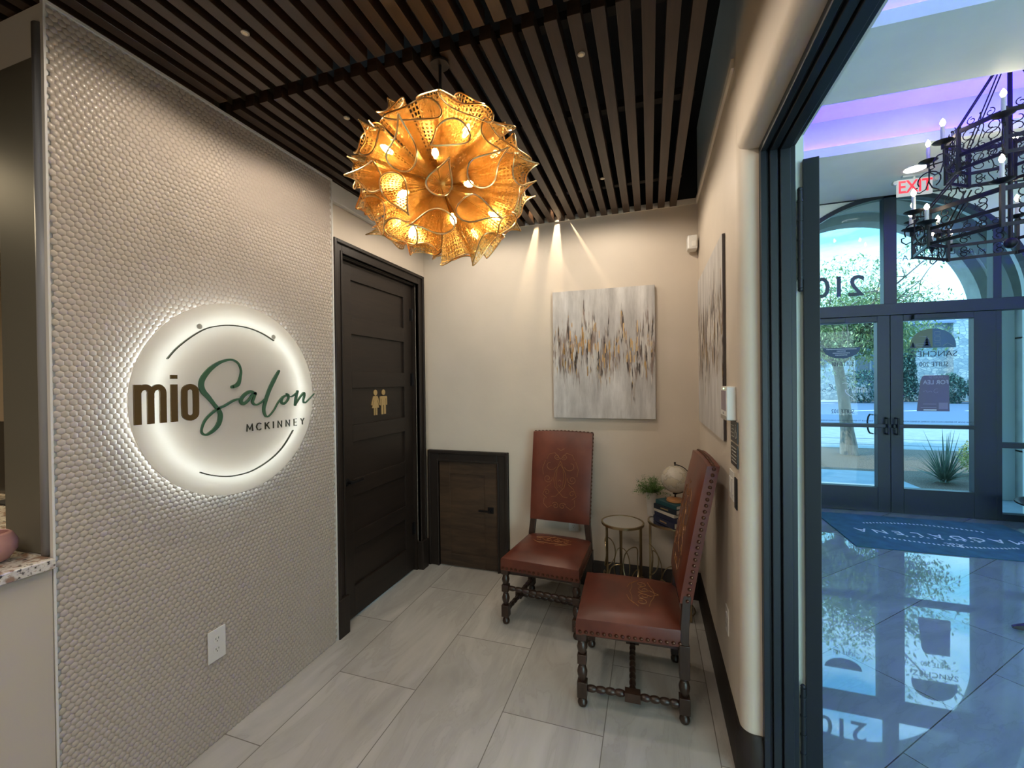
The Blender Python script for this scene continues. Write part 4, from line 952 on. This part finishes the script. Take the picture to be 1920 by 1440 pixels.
def make_chair(label, loc, rz):
    c = thing('side_chair', label, 'chair', loc, rz, group='tooled leather side chairs')
    seat_mesh().build('seat', leather, c, smooth=True); back_mesh().build('backrest', leather, c, smooth=True)
    for sx in (-1, 1): leg_front(sx).build('front_leg', chairwood, c, smooth=True, bevel=.002)
    for sx in (-1, 1): leg_back(sx).build('rear_leg', chairwood, c, smooth=True, bevel=.002)
    bx(-.20, .20, -.215, .215, .318, .348).build('seat_frame', chairwood, c)
    for sx in (-1, 1):
        m = MB(); x = sx * .2225; turned(m, (x + sx * .004, -.21, .085), (x - sx * .004, -.035, .085), .0165, 4); m.box(x - .021, x + .021, -.035, .035, .065, .106)
        turned(m, (x, .035, .085), (x - sx * .004, .205, .085), .0165, 4); m.build('side_stretcher', chairwood, c, smooth=True)
    m = MB(); turned(m, (-.205, 0, .085), (.205, 0, .085), .0165, 9); m.build('cross_stretcher', chairwood, c, smooth=True)
    m = MB(); turned(m, (-.212, -.23, .230), (.212, -.23, .230), .0165, 9); m.build('front_stretcher', chairwood, c, smooth=True)
    nl = MB()
    def stud(p, n): nl.lathe([(.0085, 0), (.0085, .0012), (.0068, .0042), (.003, .0056), (.0005, .006)], c=p, n=8, p1=tuple(Vector(p) + Vector(n)))
    k = 17
    for i in range(k):
        u = -1 + 2 * (i + .5) / k; stud((u * .2535, -.260, .366), (0, -1, 0))
        for sx in (-1, 1): y = -.250 + .47 * (i + .5) / k; v = (y + .255) / .485; stud((sx * (.2555 - .022 * v), y, .366), (sx, 0, 0))
    nl2 = nl; nl2.build('seat_nailheads', nailm, c, smooth=True)
    nl = MB()
    k = 23
    for i in range(k):
        z = .553 + .60 * i / (k - 1)
        for sx in (-1, 1):
            p = back_pt(sx * 1.0, z, -.004); nl.lathe([(.0085, 0), (.0085, .0012), (.0068, .0042), (.003, .0056), (.0005, .006)], c=p, n=8, p1=(p[0] + sx, p[1], p[2]))
    for i in range(16):
        u = -.96 + 1.92 * i / 15; p = back_pt(u, 1.166 + .008 * (1 - u * u), 0); nl.lathe([(.0085, 0), (.0085, .0012), (.0068, .0042), (.003, .0056), (.0005, .006)], c=p, n=8, p1=(p[0], p[1], p[2] + 1))
    nl.build('back_nailheads', nailm, c, smooth=True)
    def fb(a, b):
        z = .70 + b * .80; u = a / .218 * .85; v = (z - .54) / .625; e = (1 - u ** 4) * (1 - (2 * v - 1) ** 6); return back_pt(u, z, .0262 + .016 * max(e, 0) ** .6)
    o = orn(back_strokes(), fb).build('back_tooling', emboss, c); o['label'] = 'gilt scrollwork tooling'
    def fs_(a, b): x, y = a * .95, .06 - b; return (x, y, seat_z(x, y) + .0002)
    o = orn(seat_strokes(), fs_, .0018).build('seat_tooling', emboss, c); o['label'] = 'gilt scrollwork tooling'
    return c
ch = make_chair('red leather side chair facing the viewer, back to the painted wall', (-.643, 2.747, 0), math.radians(-4))
ch2 = copy_tree(ch); ch2['label'] = 'red leather side chair nearest the viewer, seen side-on beside the right wall'
ch2.location = (-.098, 2.235, 0); ch2.rotation_euler = (0, 0, math.radians(-87.7))

# ------------------------------------------------------------------ brass side tables
def make_table(label, loc, R_, H_, rz):
    r = thing('side_table', label, 'table', loc, rz, group='round brass side tables')
    MB().lathe([(R_ - .006, H_ - .006), (R_ - .006, H_ - .001)], n=40).build('mirror_top', mirror, r)
    m = MB(); m.loft([[((R_ + a) * math.cos(q), (R_ + a) * math.sin(q), z) for a, z in ((-.007, H_ - .014), (.004, H_ - .014), (.004, H_ + .001), (-.007, H_ + .001))] for q in [2 * PI * k / 40 for k in range(41)]], cap=False); m.build('top_rim', brass, r, smooth=True)
    for k in range(3):
        q = 2 * PI * k / 3; x, y = (R_ - .006) * math.cos(q), (R_ - .006) * math.sin(q)
        MB().box(x - .007, x + .007, y - .007, y + .007, 0, H_ - .012).build('leg', brass, r)
    MB().tube([((R_ - .012) * math.cos(q), (R_ - .012) * math.sin(q), .03) for q in [2 * PI * k / 32 for k in range(32)]], .005, 6, closed=True).build('base_ring', brass, r, smooth=True)
    rr = random.Random(5)
    for k in range(7):
        q0 = 2 * PI * k / 7 + .3; h0 = .13 + .11 * (k % 3) * (H_ / .6); aw = .62; ah = .10 + .02 * (k % 2); tl_ = (-.6, .5, .1)[k % 3]
        pts = []
        for i in range(26):
            a = 2 * PI * i / 26; da = aw * math.cos(a); dz = ah * math.sin(a)
            uu = da * math.cos(tl_) - dz * 4 * math.sin(tl_); zz = dz * math.cos(tl_) + da * .22 * math.sin(tl_)
            rad = R_ - .014 - .012 * math.cos(2 * a)
            pts.append((rad * math.cos(q0 + uu * .8), rad * math.sin(q0 + uu * .8), h0 + zz))
        MB().tube(pts, .0038, 6, closed=True).build('wire_loop', brass, r, smooth=True)
    return r
make_table('empty round mirror-topped brass table between the two leather chairs', (-.185, 2.93, 0), .137, .590, .5)
make_table('round brass table in the corner carrying books and a globe', (.130, 2.985, 0), .150, .605, 1.35)
# books
navy = mat('navy book cloth', (.012, .016, .045), .55); teal = mat('teal book cloth', (.012, .06, .072), .5); cream = mat('cream book cloth', (.50, .45, .38), .6); paper = mat('page block paper', (.60, .56, .47), .8); dkb = mat('black blue book cloth', (.010, .018, .028), .5)
bz = .606; cx_, cy_ = .135, 2.935
first_book = None
specs = [(.20, .150, .038, navy, .92, 'thick navy book at the bottom of the stack'), (.195, .145, .030, navy, .84, 'navy book second from the bottom of the stack'), (.19, .14, .018, cream, .88, 'thin cream book in the middle of the stack'), (.19, .14, .032, dkb, .80, 'blue black book with gold spine, above the cream one'), (.185, .135, .026, teal, .86, 'teal book on top of the stack under the globe')]
for i, (L, Wd, T, mm, rz, lab) in enumerate(specs):
    b = thing('book', lab + ' on the corner table', 'book', (cx_ + .006 * math.sin(i * 2), cy_, bz), -rz, group='books stacked on the corner table')
    c_ = MB(); c_.box(-L / 2, L / 2, -Wd / 2, Wd / 2, 0, .003).box(-L / 2, L / 2, -Wd / 2, Wd / 2, T - .003, T).box(-L / 2, L / 2, -Wd / 2 - .001, -Wd / 2 + .004, 0, T)
    c_.build('cover', mm, b, bevel=.001)
    bx(-L / 2 + .004, L / 2 - .004, -Wd / 2 + .004, Wd / 2 - .004, .003, T - .003).build('pages', paper, b)
    if i in (0, 3): MB().box(-.035, .03, -Wd / 2 - .0016, -Wd / 2 - .001, T * .35, T * .62).build('spine_title', gold_paint, b)
    bz += T + .0005
TOPB = bz
gl = thing('desk_globe', 'small pale ivory globe on a round wooden base on top of the books', 'globe', (.150, 2.935, TOPB))
MB().lathe([(.052, 0), (.055, .004), (.052, .018), (.020, .024), (.012, .028)], n=28).build('wooden_base', wood('honey wood', (.32, .14, .05), (.50, .24, .09), 'x', .4), gl, smooth=True)
MB().cyl((0, 0, .026), (0, 0, .052), .005, n=10).lathe([(.014, .048), (.016, .052), (.008, .058)], n=14).build('stem', forged, gl, smooth=True)
def globe_mat():
    m, t, p = new_mat('ivory globe map'); v = t.coord('Object'); n = t.noise(v, 14, 5, .6)
    c = t.ramp(n, [(.50, (.52, .48, .40)), (.53, (.36, .33, .27)), (.56, (.50, .44, .33))]); t.set(p, 'Base Color', c); p.inputs['Roughness'].default_value = .18; return m
MB().sphere((0, 0, .145), .088, 36, 20).build('sphere', globe_mat(), gl, smooth='all')
MB().tube([(.0 + .094 * math.sin(a), 0, .145 + .094 * math.cos(a)) for a in [PI * k / 20 - .05 for k in range(21)]], .003, 6).build('meridian_arm', forged, gl, smooth=True)
MB().cyl((0, 0, .232), (0, 0, .245), .003, n=8).sphere((0, 0, .250), .007, 10, 8).build('finial', forged, gl, smooth=True)
pl_ = thing('potted_fern', 'small bushy green plant in a white pot beside the globe', 'potted plant', (.005, 3.075, .606))
MB().lathe([(.026, 0), (.030, .002), (.040, .16), (.042, .165), (.036, .163), (.030, .02)], n=24).build('pot', mat('white ceramic pot', (.60, .57, .52), .35), pl_, smooth=True)
MB().lathe([(.037, .150), (.037, .156)], n=20).build('soil', mulch, pl_)
fern_m = noise_mat('fern green', (.03, .085, .012), (.11, .22, .045), 30); fb_ = MB(); fst = MB(); rf = random.Random(2)
for k in range(62):
    a = rf.uniform(0, 2 * PI); el = rf.uniform(.15, 1.5); L = rf.uniform(.075, .12); d = Vector((math.cos(a) * math.cos(el), math.sin(a) * math.cos(el), math.sin(el))); p = Vector((math.cos(a) * .012, math.sin(a) * .012, .155)); pts = [p.copy()]
    for q in range(5): p = p + d * L / 5; d = (d + Vector((0, 0, -.10))).normalized(); pts.append(p.copy())
    fst.tube(pts, .0007, 3)
    for q in range(1, 6):
        for _ in range(9):
            c_ = pts[q] + Vector((rf.gauss(0, .008), rf.gauss(0, .008), rf.gauss(0, .007))); s_ = rf.uniform(.0035, .006); u_ = Vector((rf.gauss(0, 1), rf.gauss(0, 1), rf.gauss(0, .5))).normalized(); _, v_, w_ = frame(u_)
            fb_.add([c_ - u_ * s_, c_ + v_ * s_ * .7, c_ + u_ * s_, c_ - v_ * s_ * .7], [(0, 1, 2, 3)])
fst.build('stems', fern_m, pl_); fb_.build('fronds', fern_m, pl_, fix=False)

# ------------------------------------------------------------------ reception counter, bowl, monitor
rc = thing('reception_counter', 'cream reception counter with a speckled stone top at the left edge', 'counter', (0, 0, 0))
bx(-1.835, XL + .001, -1.6, TY0 - .008, 0, .978).build('front_panel', mat('cream painted panel', (.52, .46, .37), .45), rc)
def granite():
    m, t, p = new_mat('speckled granite'); v = t.coord('Object'); n = t.noise(v, 75, 3, .6); n2 = t.noise(v, 30, 3)
    c = t.ramp(n, [(.36, (.06, .05, .045)), (.42, (.55, .50, .44)), (.62, (.72, .68, .60)), (.70, (.40, .26, .18))]); t.set(p, 'Base Color', t.mix(t.sep(t.ramp(n2, [(.5, (0, 0, 0)), (.62, (1, 1, 1))]))[0], c, (.30, .19, .14, 1))); p.inputs['Roughness'].default_value = .12; return m
MB().box(-2.75, XL + .022, -1.6, TY0 - .008, .978, 1.010).build('stone_top', granite(), rc, bevel=.003)
dk_ = thing('reception_desk', 'desk carrying the monitor beyond the partition wall', 'desk', (-2.65, 1.2, 0))
bx(-.55, .52, -.3, .3, 0, .98).build('cabinet', mat('cabinet paint', (.50, .46, .38), .5), dk_)
bx(-.56, .54, -.32, .32, .98, 1.010).build('desk_top', bpy.data.materials['speckled granite'], dk_)
bw = thing('ceramic_bowl', 'rounded pink ceramic bowl on the stone counter', 'bowl', (-1.925, .715, 1.0105))
MB().lathe([(.030, 0), (.045, .008), (.062, .035), (.064, .060), (.052, .086), (.045, .092), (.043, .088), (.055, .058), (.052, .035), (.03, .010), (.001, .008)], n=32).build('body', mat('pink glaze', (.46, .24, .22), .25), bw, smooth='all')
mn = thing('computer_monitor', 'black monitor on the reception desk beyond the partition wall', 'monitor', (-2.80, 1.15, 1.0105))
bx(-.30, .30, -.012, .012, .03, .375).build('screen', mat('black screen', (.004, .004, .005), .2), mn, bevel=.004)
MB().cyl((0, .02, .006), (0, .02, .12), .015).box(-.1, .1, -.06, .08, 0, .008).build('stand', black, mn)

# ------------------------------------------------------------------ gold wire-mesh pendant
def mesh_gold():
    m, t, p = new_mat('gold wire cloth')
    uv = t.sep(t.node('ShaderNodeUVMap').outputs[0])
    l1 = t.math('SINE', t.math('MULTIPLY', uv[0], 2 * PI * 34)); l2 = t.math('SINE', t.math('MULTIPLY', uv[1], 2 * PI * 20))
    k = t.math('MAXIMUM', t.math('GREATER_THAN', l1, .15), t.math('GREATER_THAN', l2, .45))
    fac = t.math('ADD', t.math('MULTIPLY', k, .78), .03)
    p.inputs['Base Color'].default_value = (.86, .52, .16, 1); p.inputs['Metallic'].default_value = .85; p.inputs['Roughness'].default_value = .27
    t.set(p, 'Normal', t.bump(t.noise(t.coord('Object'), 170, 3, .6), .7, .004))
    tr = t.node('ShaderNodeBsdfTransparent', ins={'Color': (1, .93, .80, 1)}); tl = t.node('ShaderNodeBsdfTranslucent', ins={'Color': (.90, .50, .13, 1)})
    a = t.node('ShaderNodeMixShader', ins={0: .20, 1: p.outputs[0], 2: tl.outputs[0]})
    b = t.node('ShaderNodeMixShader', ins={0: fac, 1: tr.outputs[0], 2: a.outputs[0]})
    t.l.new(b.outputs[0], t.n['Material Output'].inputs[0]); return m
goldmesh = mesh_gold(); goldwire = mat('gold rim wire', (.85, .58, .27), .3, 1)
SQ = Matrix.Diagonal((.915, .915, .745))
def petal(d, L, Wd, h, rot, flare, lean):
    """one rolled mesh leaf: cone from near the centre to a teardrop rim"""
    d, u, v = frame(d); c, s = math.cos(rot), math.sin(rot); u, v = u * c + v * s, v * c - u * s
    NT_, NS = 36, 8; rim = []
    for i in range(NT_):
        a = 2 * PI * i / NT_; x = math.cos(a); y = math.sin(a) * math.sin(a / 2) ** 1.1 * 1.25 if a <= PI else math.sin(a) * math.sin((2 * PI - a) / 2) ** 1.1 * 1.25
        tip = max(0, x) ** 3
        rim.append(d * (h + lean * x * .5 + .035 * tip + .008 * math.sin(3 * a + rot)) + u * (L * x * (1 + .25 * tip)) + v * (Wd * y))
    ax = d * h; vs = []; uvs = []
    for k in range(NS + 1):
        s_ = .16 + .84 * k / NS; q = s_ ** flare
        for i in range(NT_ + 1):
            r_ = rim[i % NT_]; axial = d * (r_.dot(d)) * s_; lat = (r_ - d * r_.dot(d)) * q
            vs.append(SQ @ (axial + lat)); uvs.append((i / NT_, s_))
    W = NT_ + 1; f = [(k * W + i, k * W + i + 1, (k + 1) * W + i + 1, (k + 1) * W + i) for k in range(NS) for i in range(NT_)]
    return vs, f, uvs, [SQ @ p_ for p_ in rim]
def pendant():
    r = thing('pendant_light', 'large golden pendant of rolled wire-mesh leaves with glowing bulbs', 'pendant light', (-.750, 1.45, 2.30))
    rp = random.Random(21)
    def add(d, L, Wd, h, rot, flare=1.5, lean=.0):
        vs, f, uvs, rim = petal(d, L, Wd, h, rot, flare, lean)
        me = bpy.data.meshes.new('mesh_leaf'); me.from_pydata([tuple(x) for x in vs], [], f); ul = me.uv_layers.new(name='UVMap')
        for lp_ in me.loops: ul.data[lp_.index].uv = uvs[lp_.vertex_index]
        me.materials.append(goldmesh); me.polygons.foreach_set('use_smooth', [True] * len(me.polygons))
        o = bpy.data.objects.new('mesh_leaf', me); col.objects.link(o); o.parent = r
        MB().tube(rim, .0028, 5, closed=True).build('rim_wire', goldwire, o, smooth=True)
    view = Vector((.745, -1.45, -.795)).normalized()
    add(view, .060, .046, .375, 1.2, 1.7, .03)
    _, vu, vv = frame(view)
    n1 = 6
    for k in range(n1):
        a = 2 * PI * k / n1 + .35; d = (view * math.cos(.50) + (vu * math.cos(a) + vv * math.sin(a)) * math.sin(.50)); add(d, .078, .060, .345, rp.uniform(0, 6.3), 1.35, rp.uniform(-.03, .05))
    N = 68; g = PI * (3 - math.sqrt(5))
    for k in range(N):
        z = 1 - 2 * (k + .5) / N; rr = math.sqrt(1 - z * z); d = Vector((rr * math.cos(g * k), rr * math.sin(g * k), z))
        if z > .86 or d.angle(view) < .78: continue
        add(d, rp.uniform(.070, .092), rp.uniform(.060, .080), rp.uniform(.315, .36), rp.uniform(0, 6.3), rp.uniform(1.15, 1.6), rp.uniform(-.04, .05))
    bulbm = emit('warm bulb glass', (1.0, .74, .38), 36)
    sock = mat('brass socket', (.5, .32, .12), .3, 1)
    for k, (a, th, rr) in enumerate(((.0, .40, .235), (1.15, .95, .25), (1.75, .42, .24), (2.6, .95, .25), (3.5, .60, .24), (4.2, 1.05, .25), (5.0, .62, .24), (5.75, 1.1, .25), (.6, 1.55, .24), (2.2, 1.7, .24), (3.9, 1.7, .24), (5.3, 1.75, .24))):
        d = (view * math.cos(th) + (vu * math.cos(a) + vv * math.sin(a)) * math.sin(th)); p = SQ @ (d * rr)
        b_ = MB().lathe([(.003, 0), (.007, .12), (.0115, .42), (.0095, .70), (.0035, .93), (.001, 1)], c=p, n=12, p1=p + d * .052).build('bulb', bulbm, r, smooth=True)
        MB().cyl((0, 0, 0), p, .004, n=8).cyl(p - p.normalized() * .045, p, .009, n=10).build('bulb_holder', sock, b_)
    MB().sphere((0, 0, 0), .045, 16, 10).build('hub', sock, r, smooth=True)
    MB().cyl((0, 0, .03), (0, 0, .46), .006, n=10).build('stem', forged, r)
    MB().lathe([(.001, .455), (.035, .455), (.035, .462), (.02, .466)], n=28).build('ceiling_canopy', espresso_v, r, smooth=True)
    return r
pendant()

# ================================================================== LOBBY CONTENTS
ex = thing('exit_sign', 'white hanging EXIT sign with red letters in the lobby', 'exit sign', (2.565, 5.35, 3.472))
exw = emit('exit sign white face', (.85, .93, .92), .35)
bx(-.145, .145, -.012, .012, -.085, .085).build('housing', exw, ex, bevel=.006)
text('exit_lettering', 'EXIT', .175, emit('exit red', (1.0, .03, .05), .9), ex, plane_mtx((0, -.0135, 0), (1, 0, 0), (0, 0, 1)), .001, squeeze=.78, bold=.003)
MB().box(-.10, .10, -.02, .02, .105, .135).cyl((0, 0, .085), (0, 0, .11), .012).build('ceiling_mount', mat('exit mount', (.45, .5, .5), .4), ex)
for s_ in (-.168, .168): MB().lathe([(.022, 0), (.026, .4), (.020, 1)], c=(s_, .0, .055), p1=(s_, -.035, .05), n=14).build('emergency_lamp', mat('lamp grey', (.4, .45, .45), .3) if 'lamp grey' not in bpy.data.materials else bpy.data.materials['lamp grey'], ex)
rd = thing('recessed_downlight', 'bright round recessed downlight in the lobby soffit above the exit sign', 'ceiling light', (2.50, 5.20, ZL))
MB().lathe([(.085, -.006), (.105, -.004), (.105, .0)], n=32).build('trim_ring', mat('white ring', (.7, .74, .74), .4), rd)
MB().lathe([(.001, -.0075), (.084, -.0075), (.084, -.005)], n=28).build('lens', emit('cool lens', (.95, 1, 1), 5), rd)
pd = thing('recessed_downlight', 'round recessed downlight in the porch ceiling seen through the arch', 'ceiling light', (2.9, 6.5, 4.15))
MB().lathe([(.001, -.02), (.09, -.02), (.10, 0)], n=28).build('lens', emit('porch lens', (.9, 1, 1), 2.2), pd)

rug = thing('entrance_mat', 'rectangular blue entrance mat with white La Magdalena lettering', 'mat', (2.61, 5.15, 0))
bx(-.83, .83, -.53, .53, .0005, .010).build('carpet', mat('blue mat pile', (.028, .115, .165), .95, bump=(300, .5, .003), var=(9, .2)), rug, bevel=.003)
matw = mat('white mat lettering', (.66, .76, .80), .9)
fl = lambda x, y: plane_mtx((x, y, .0105), (-1, 0, 0), (0, -1, 0))
for i, ch_ in enumerate('MAGDALENA'): text('name_letter', ch_, .155, matw, rug, fl(.60 - i * .150, -.04), .0006)
lw = MB(); ff = lambda a, b, d: (-a + .0, -b, .0102 + d)
lw.ribbon([(-.09, .24), (-.05, .27), (-.03, .31), (-.05, .32), (-.06, .25), (-.04, .235)], .010, ff, 0, .001, smooth=4).ribbon([(.02, .255), (-.01, .265), (-.02, .24), (.0, .235), (.02, .26), (.025, .235), (.05, .24)], .008, ff, 0, .001, smooth=4)
lw.build('script_word', matw, rug)
for i in range(11): bx(.27 - i * .054 - .009, .27 - i * .054 + .009, -.135, -.112 - .004 * (i % 2), .0102, .0112).build('ornament_stroke', matw, rug)
for i in range(30):
    a = (i - 14.5) / 14.5
    for yy, sg_ in ((.30, 1), (-.30, -1)):
        bx(a * .48 - .007, a * .48 + .007, yy - .09 * a * a * sg_ - .011 - .004 * (i % 3), yy - .09 * a * a * sg_ + .011, .0102, .0112).build('ornament_stroke', matw, rug)

# wrought iron chandelier
def iron_chandelier():
    C = thing('iron_chandelier', 'two-tier octagonal wrought iron chandelier with candle bulbs in the lobby', 'chandelier', (2.60, 4.21, 0))
    candle_m = mat('ivory candle sleeve', (.62, .60, .52), .5); bulb_m = emit('candle flame bulb', (1.0, .80, .55), 30)
    a0 = math.radians(189.5)
    def V(R_, k): a = a0 + k * PI / 4; return Vector((R_ * math.cos(a), R_ * math.sin(a), 0))
    def tier(R_, z0, zm, z1, name):
        m = MB()
        for k in range(8):
            p, q = V(R_, k), V(R_, k + 1); dn = (q - p).normalized(); nn = Vector((dn.y, -dn.x, 0))
            for z, hh in ((z0, .012), (zm, .012), (z1, .016)):
                a = [p - nn * .006 + Vector((0, 0, z - hh)), q - nn * .006 + Vector((0, 0, z - hh)), q + nn * .006 + Vector((0, 0, z - hh)), p + nn * .006 + Vector((0, 0, z - hh))]
                m.hexa(a, [x + Vector((0, 0, 2 * hh)) for x in a])
            m.box(p.x - .011, p.x + .011, p.y - .011, p.y + .011, z0 - .016, z1 + .03)
        m.build(name, forged, C)
        for k in range(8):
            s = MB(); p, q = V(R_, k), V(R_, k + 1); L = (q - p).length; dn = (q - p) / L
            def F(a, b, zb=0): return p + dn * (a * L) + Vector((0, 0, b))
            h1 = zm - z0; h2 = z1 - zm
            for b0, hh in ((z0, h1), (zm, h2)):
                for c_, sx in ((.25, 1), (.75, -1)):
                    r_ = hh * .30 / L
                    for up in (1, -1):
                        pts = spiral((c_, 0), r_, r_ * .25, (0 if sx > 0 else PI), 1.25 * up, 16)
                        s.tube([F(a, b0 + hh * .5 + up * hh * .18 + (b) * L * 1.0) for a, b in pts], .0036, 4)
                s.tube([F(.5 + .06 * math.sin(q_), b0 + hh * (.5 + .45 * math.cos(q_ / 2))) for q_ in [2 * PI * i / 12 for i in range(13)]], .0036, 4)
            for c_, sx in ((.30, 1), (.70, -1)):   # cresting
                s.tube([F(a, z1 + .02 + b * L) for a, b in spiral((c_, .02 / L), .030 / L, .010 / L, PI / 2 + (0 if sx > 0 else 0), sx * 1.1, 14)], .0034, 4)
            s.cyl(F(.5, z1), F(.5, z1 + .06), .004, n=5).sphere(F(.5, z1 + .065), .009, 6, 4)
            s.build('scroll_panel', forged, C)
    UR, LR = .34, .54; uz = (3.13, 3.235, 3.42); lz = (2.575, 2.69, 2.82)
    tier(UR, *uz, 'upper_tier_frame'); tier(LR, *lz, 'lower_tier_frame')
    def candle(p, out, size=1.0):
        base = p + out
        cm = MB().cyl(base + Vector((0, 0, .012)), base + Vector((0, 0, .012 + .115 * size)), .0125, n=10).build('candle', candle_m, C, smooth=True)
        MB().lathe([(.004, 0), (.011, .15), (.017, .42), (.012, .72), (.002, 1)], c=base + Vector((0, 0, .125 * size + .004)), n=10, p1=base + Vector((0, 0, .185 * size + .004))).build('bulb', bulb_m, cm, smooth=True)
        MB().lathe([(.006, -.012), (.03, -.004), (.060, .010), (.062, .013), (.03, .003), (.001, .002)], c=base, n=18).cyl(base + Vector((0, 0, -.045)), base + Vector((0, 0, .0)), .011, n=8).build('drip_pan', forged, C, smooth=True)
    for k in range(8):
        for R_, z in ((UR, uz[2] - .075), (LR, lz[2] + .0)):
            arms = MB()
            p = V(R_, k); o_ = p.normalized()
            if k % 2 == 0 or R_ == UR:
                e = o_ * .105
                candle(p + Vector((0, 0, z)), e); arms.tube([p + Vector((0, 0, z - .03)), p + e + Vector((0, 0, z - .03))], .006, 5)
                arms.tube([p + o_ * (.10 + .07 * math.cos(q_)) * 1.0 + Vector((0, 0, z - .15 + .07 * math.sin(q_))) for q_ in [-.5 + 4.6 * i / 12 for i in range(13)]], .005, 5)
                arms.tube([p + o_ * (.10 + a) + Vector((0, 0, z - .05 + b)) for a, b in ((0, 0), (.0, -.12), (-.02, -.17), (-.06, -.20))], .005, 5)
                arms.tube([p + o_ * (.10 + a) + Vector((0, 0, z - .05 + b)) for a, b in ((0, -.10), (.02, -.17), (.06, -.19), (.09, -.17), (.09, -.145), (.07, -.14))], .005, 5)
                arms.build('scroll_arm', forged, C, smooth=True)
            else:
                candle(p + Vector((0, 0, z + .045)), o_ * .0)
        # lower ring of small arm candles
        if k % 2 == 0:
            p = V(LR, k) + Vector((0, 0, lz[1] + .02)); o_ = p.copy(); o_.z = 0; o_.normalize(); sd = Vector((-o_.y, o_.x, 0))
            for s_ in (-1, 1):
                candle(p, o_ * .07 + sd * .075 * s_, .8); MB().tube([p, p + o_ * .07 + sd * .075 * s_ - Vector((0, 0, .02))], .005, 5).build('short_arm', forged, C, smooth=True)
    for k in range(0, 8, 2):
        p = V(UR, k); q = Vector((0, 0, 3.93)); top = q + p.normalized() * .05
        for s_ in (-.012, .012):
            sd = Vector((-p.y, p.x, 0)).normalized() * s_; MB().cyl(p + Vector((0, 0, uz[2] + .03)) + sd, top + sd, .005, n=6).build('hanger_rod', forged, C)
        p2 = V(LR, k)
        for s_ in (-.02, .02):
            sd = Vector((-p.y, p.x, 0)).normalized() * s_; MB().cyl(p2 + Vector((0, 0, lz[2] + .03)) + sd, V(UR, k) + Vector((0, 0, uz[0] - .03)) + sd, .006, n=6).build('link_rod', forged, C)
    MB().cyl((0, 0, 2.55), (0, 0, 3.93), .014, n=10).sphere((0, 0, 2.55), .04, 12, 8).build('centre_stem', forged, C, smooth=True)
    MB().lathe([(.09, 3.979), (.085, 3.95), (.03, 3.93)], n=24).build('ceiling_canopy', forged, C, smooth=True)
iron_chandelier()

# lobby planter, pedestal, iron stand
pt = thing('lobby_planter', 'low dark footed bowl planter at the right edge beside the entrance doors', 'planter', (3.80, 5.40, 0))
MB().lathe([(.22, 0), (.22, .02), (.13, .05), (.12, .10), (.20, .15), (.34, .27), (.38, .285), (.38, .30), (.33, .29), (.19, .18), (.01, .17)], n=36).build('bowl', mat('gunmetal glaze', (.03, .035, .045), .25, .4), pt, smooth=True)
ped = thing('pedestal_table', 'dark claw-footed pedestal table at the right edge of the lobby floor', 'table', (2.55, 3.30, 0))
for k in range(3):
    a = PI - .13 + 2 * PI * k / 3; c, s_ = math.cos(a), math.sin(a)
    MB().tube([(c * r_, s_ * r_, z) for r_, z in ((.04, .30), (.12, .26), (.24, .14), (.36, .055), (.44, .028), (.475, .022))], [.03, .03, .026, .022, .020, .010], 8).build('claw_foot', mat('ebonised wood', (.012, .014, .018), .25) if 'ebonised wood' not in bpy.data.materials else bpy.data.materials['ebonised wood'], ped, smooth=True)
MB().lathe([(.05, .24), (.06, .30), (.035, .40), (.05, .55), (.03, .68), (.06, .72)], n=20).build('column', bpy.data.materials['ebonised wood'], ped, smooth=True)
MB().lathe([(.10, .70), (.17, .72), (.17, .74), (.001, .745)], n=32).build('top', bpy.data.materials['ebonised wood'], ped, smooth=True)
ir = thing('wrought_iron_stand', 'curved wrought iron stand glimpsed behind the open door leaf', 'stand', (1.30, 4.85, 0))
m = MB()
for y in (-.12, .12):
    m.tube([(-.16, y, 0), (-.13, y, .2), (.05, y, .38), (.12, y, .55), (.0, y, .62), (-.06, y, .52), (.02, y, .48)], .011, 6).tube([(.16, y, 0), (.12, y, .22), (-.06, y, .40), (-.14, y, .60), (-.14, y, .80)], .011, 6)
    m.tube([(-.16, y, .80), (.16, y, .80)], .012, 6).tube([(-.15, y, .10), (.15, y, .10)], .010, 6)
for x, z in ((-.16, .80), (.16, .80), (-.15, .10), (.15, .10)): m.cyl((x, -.12, z), (x, .12, z), .010, n=8)
m.build('frame', forged, ir, smooth=True)
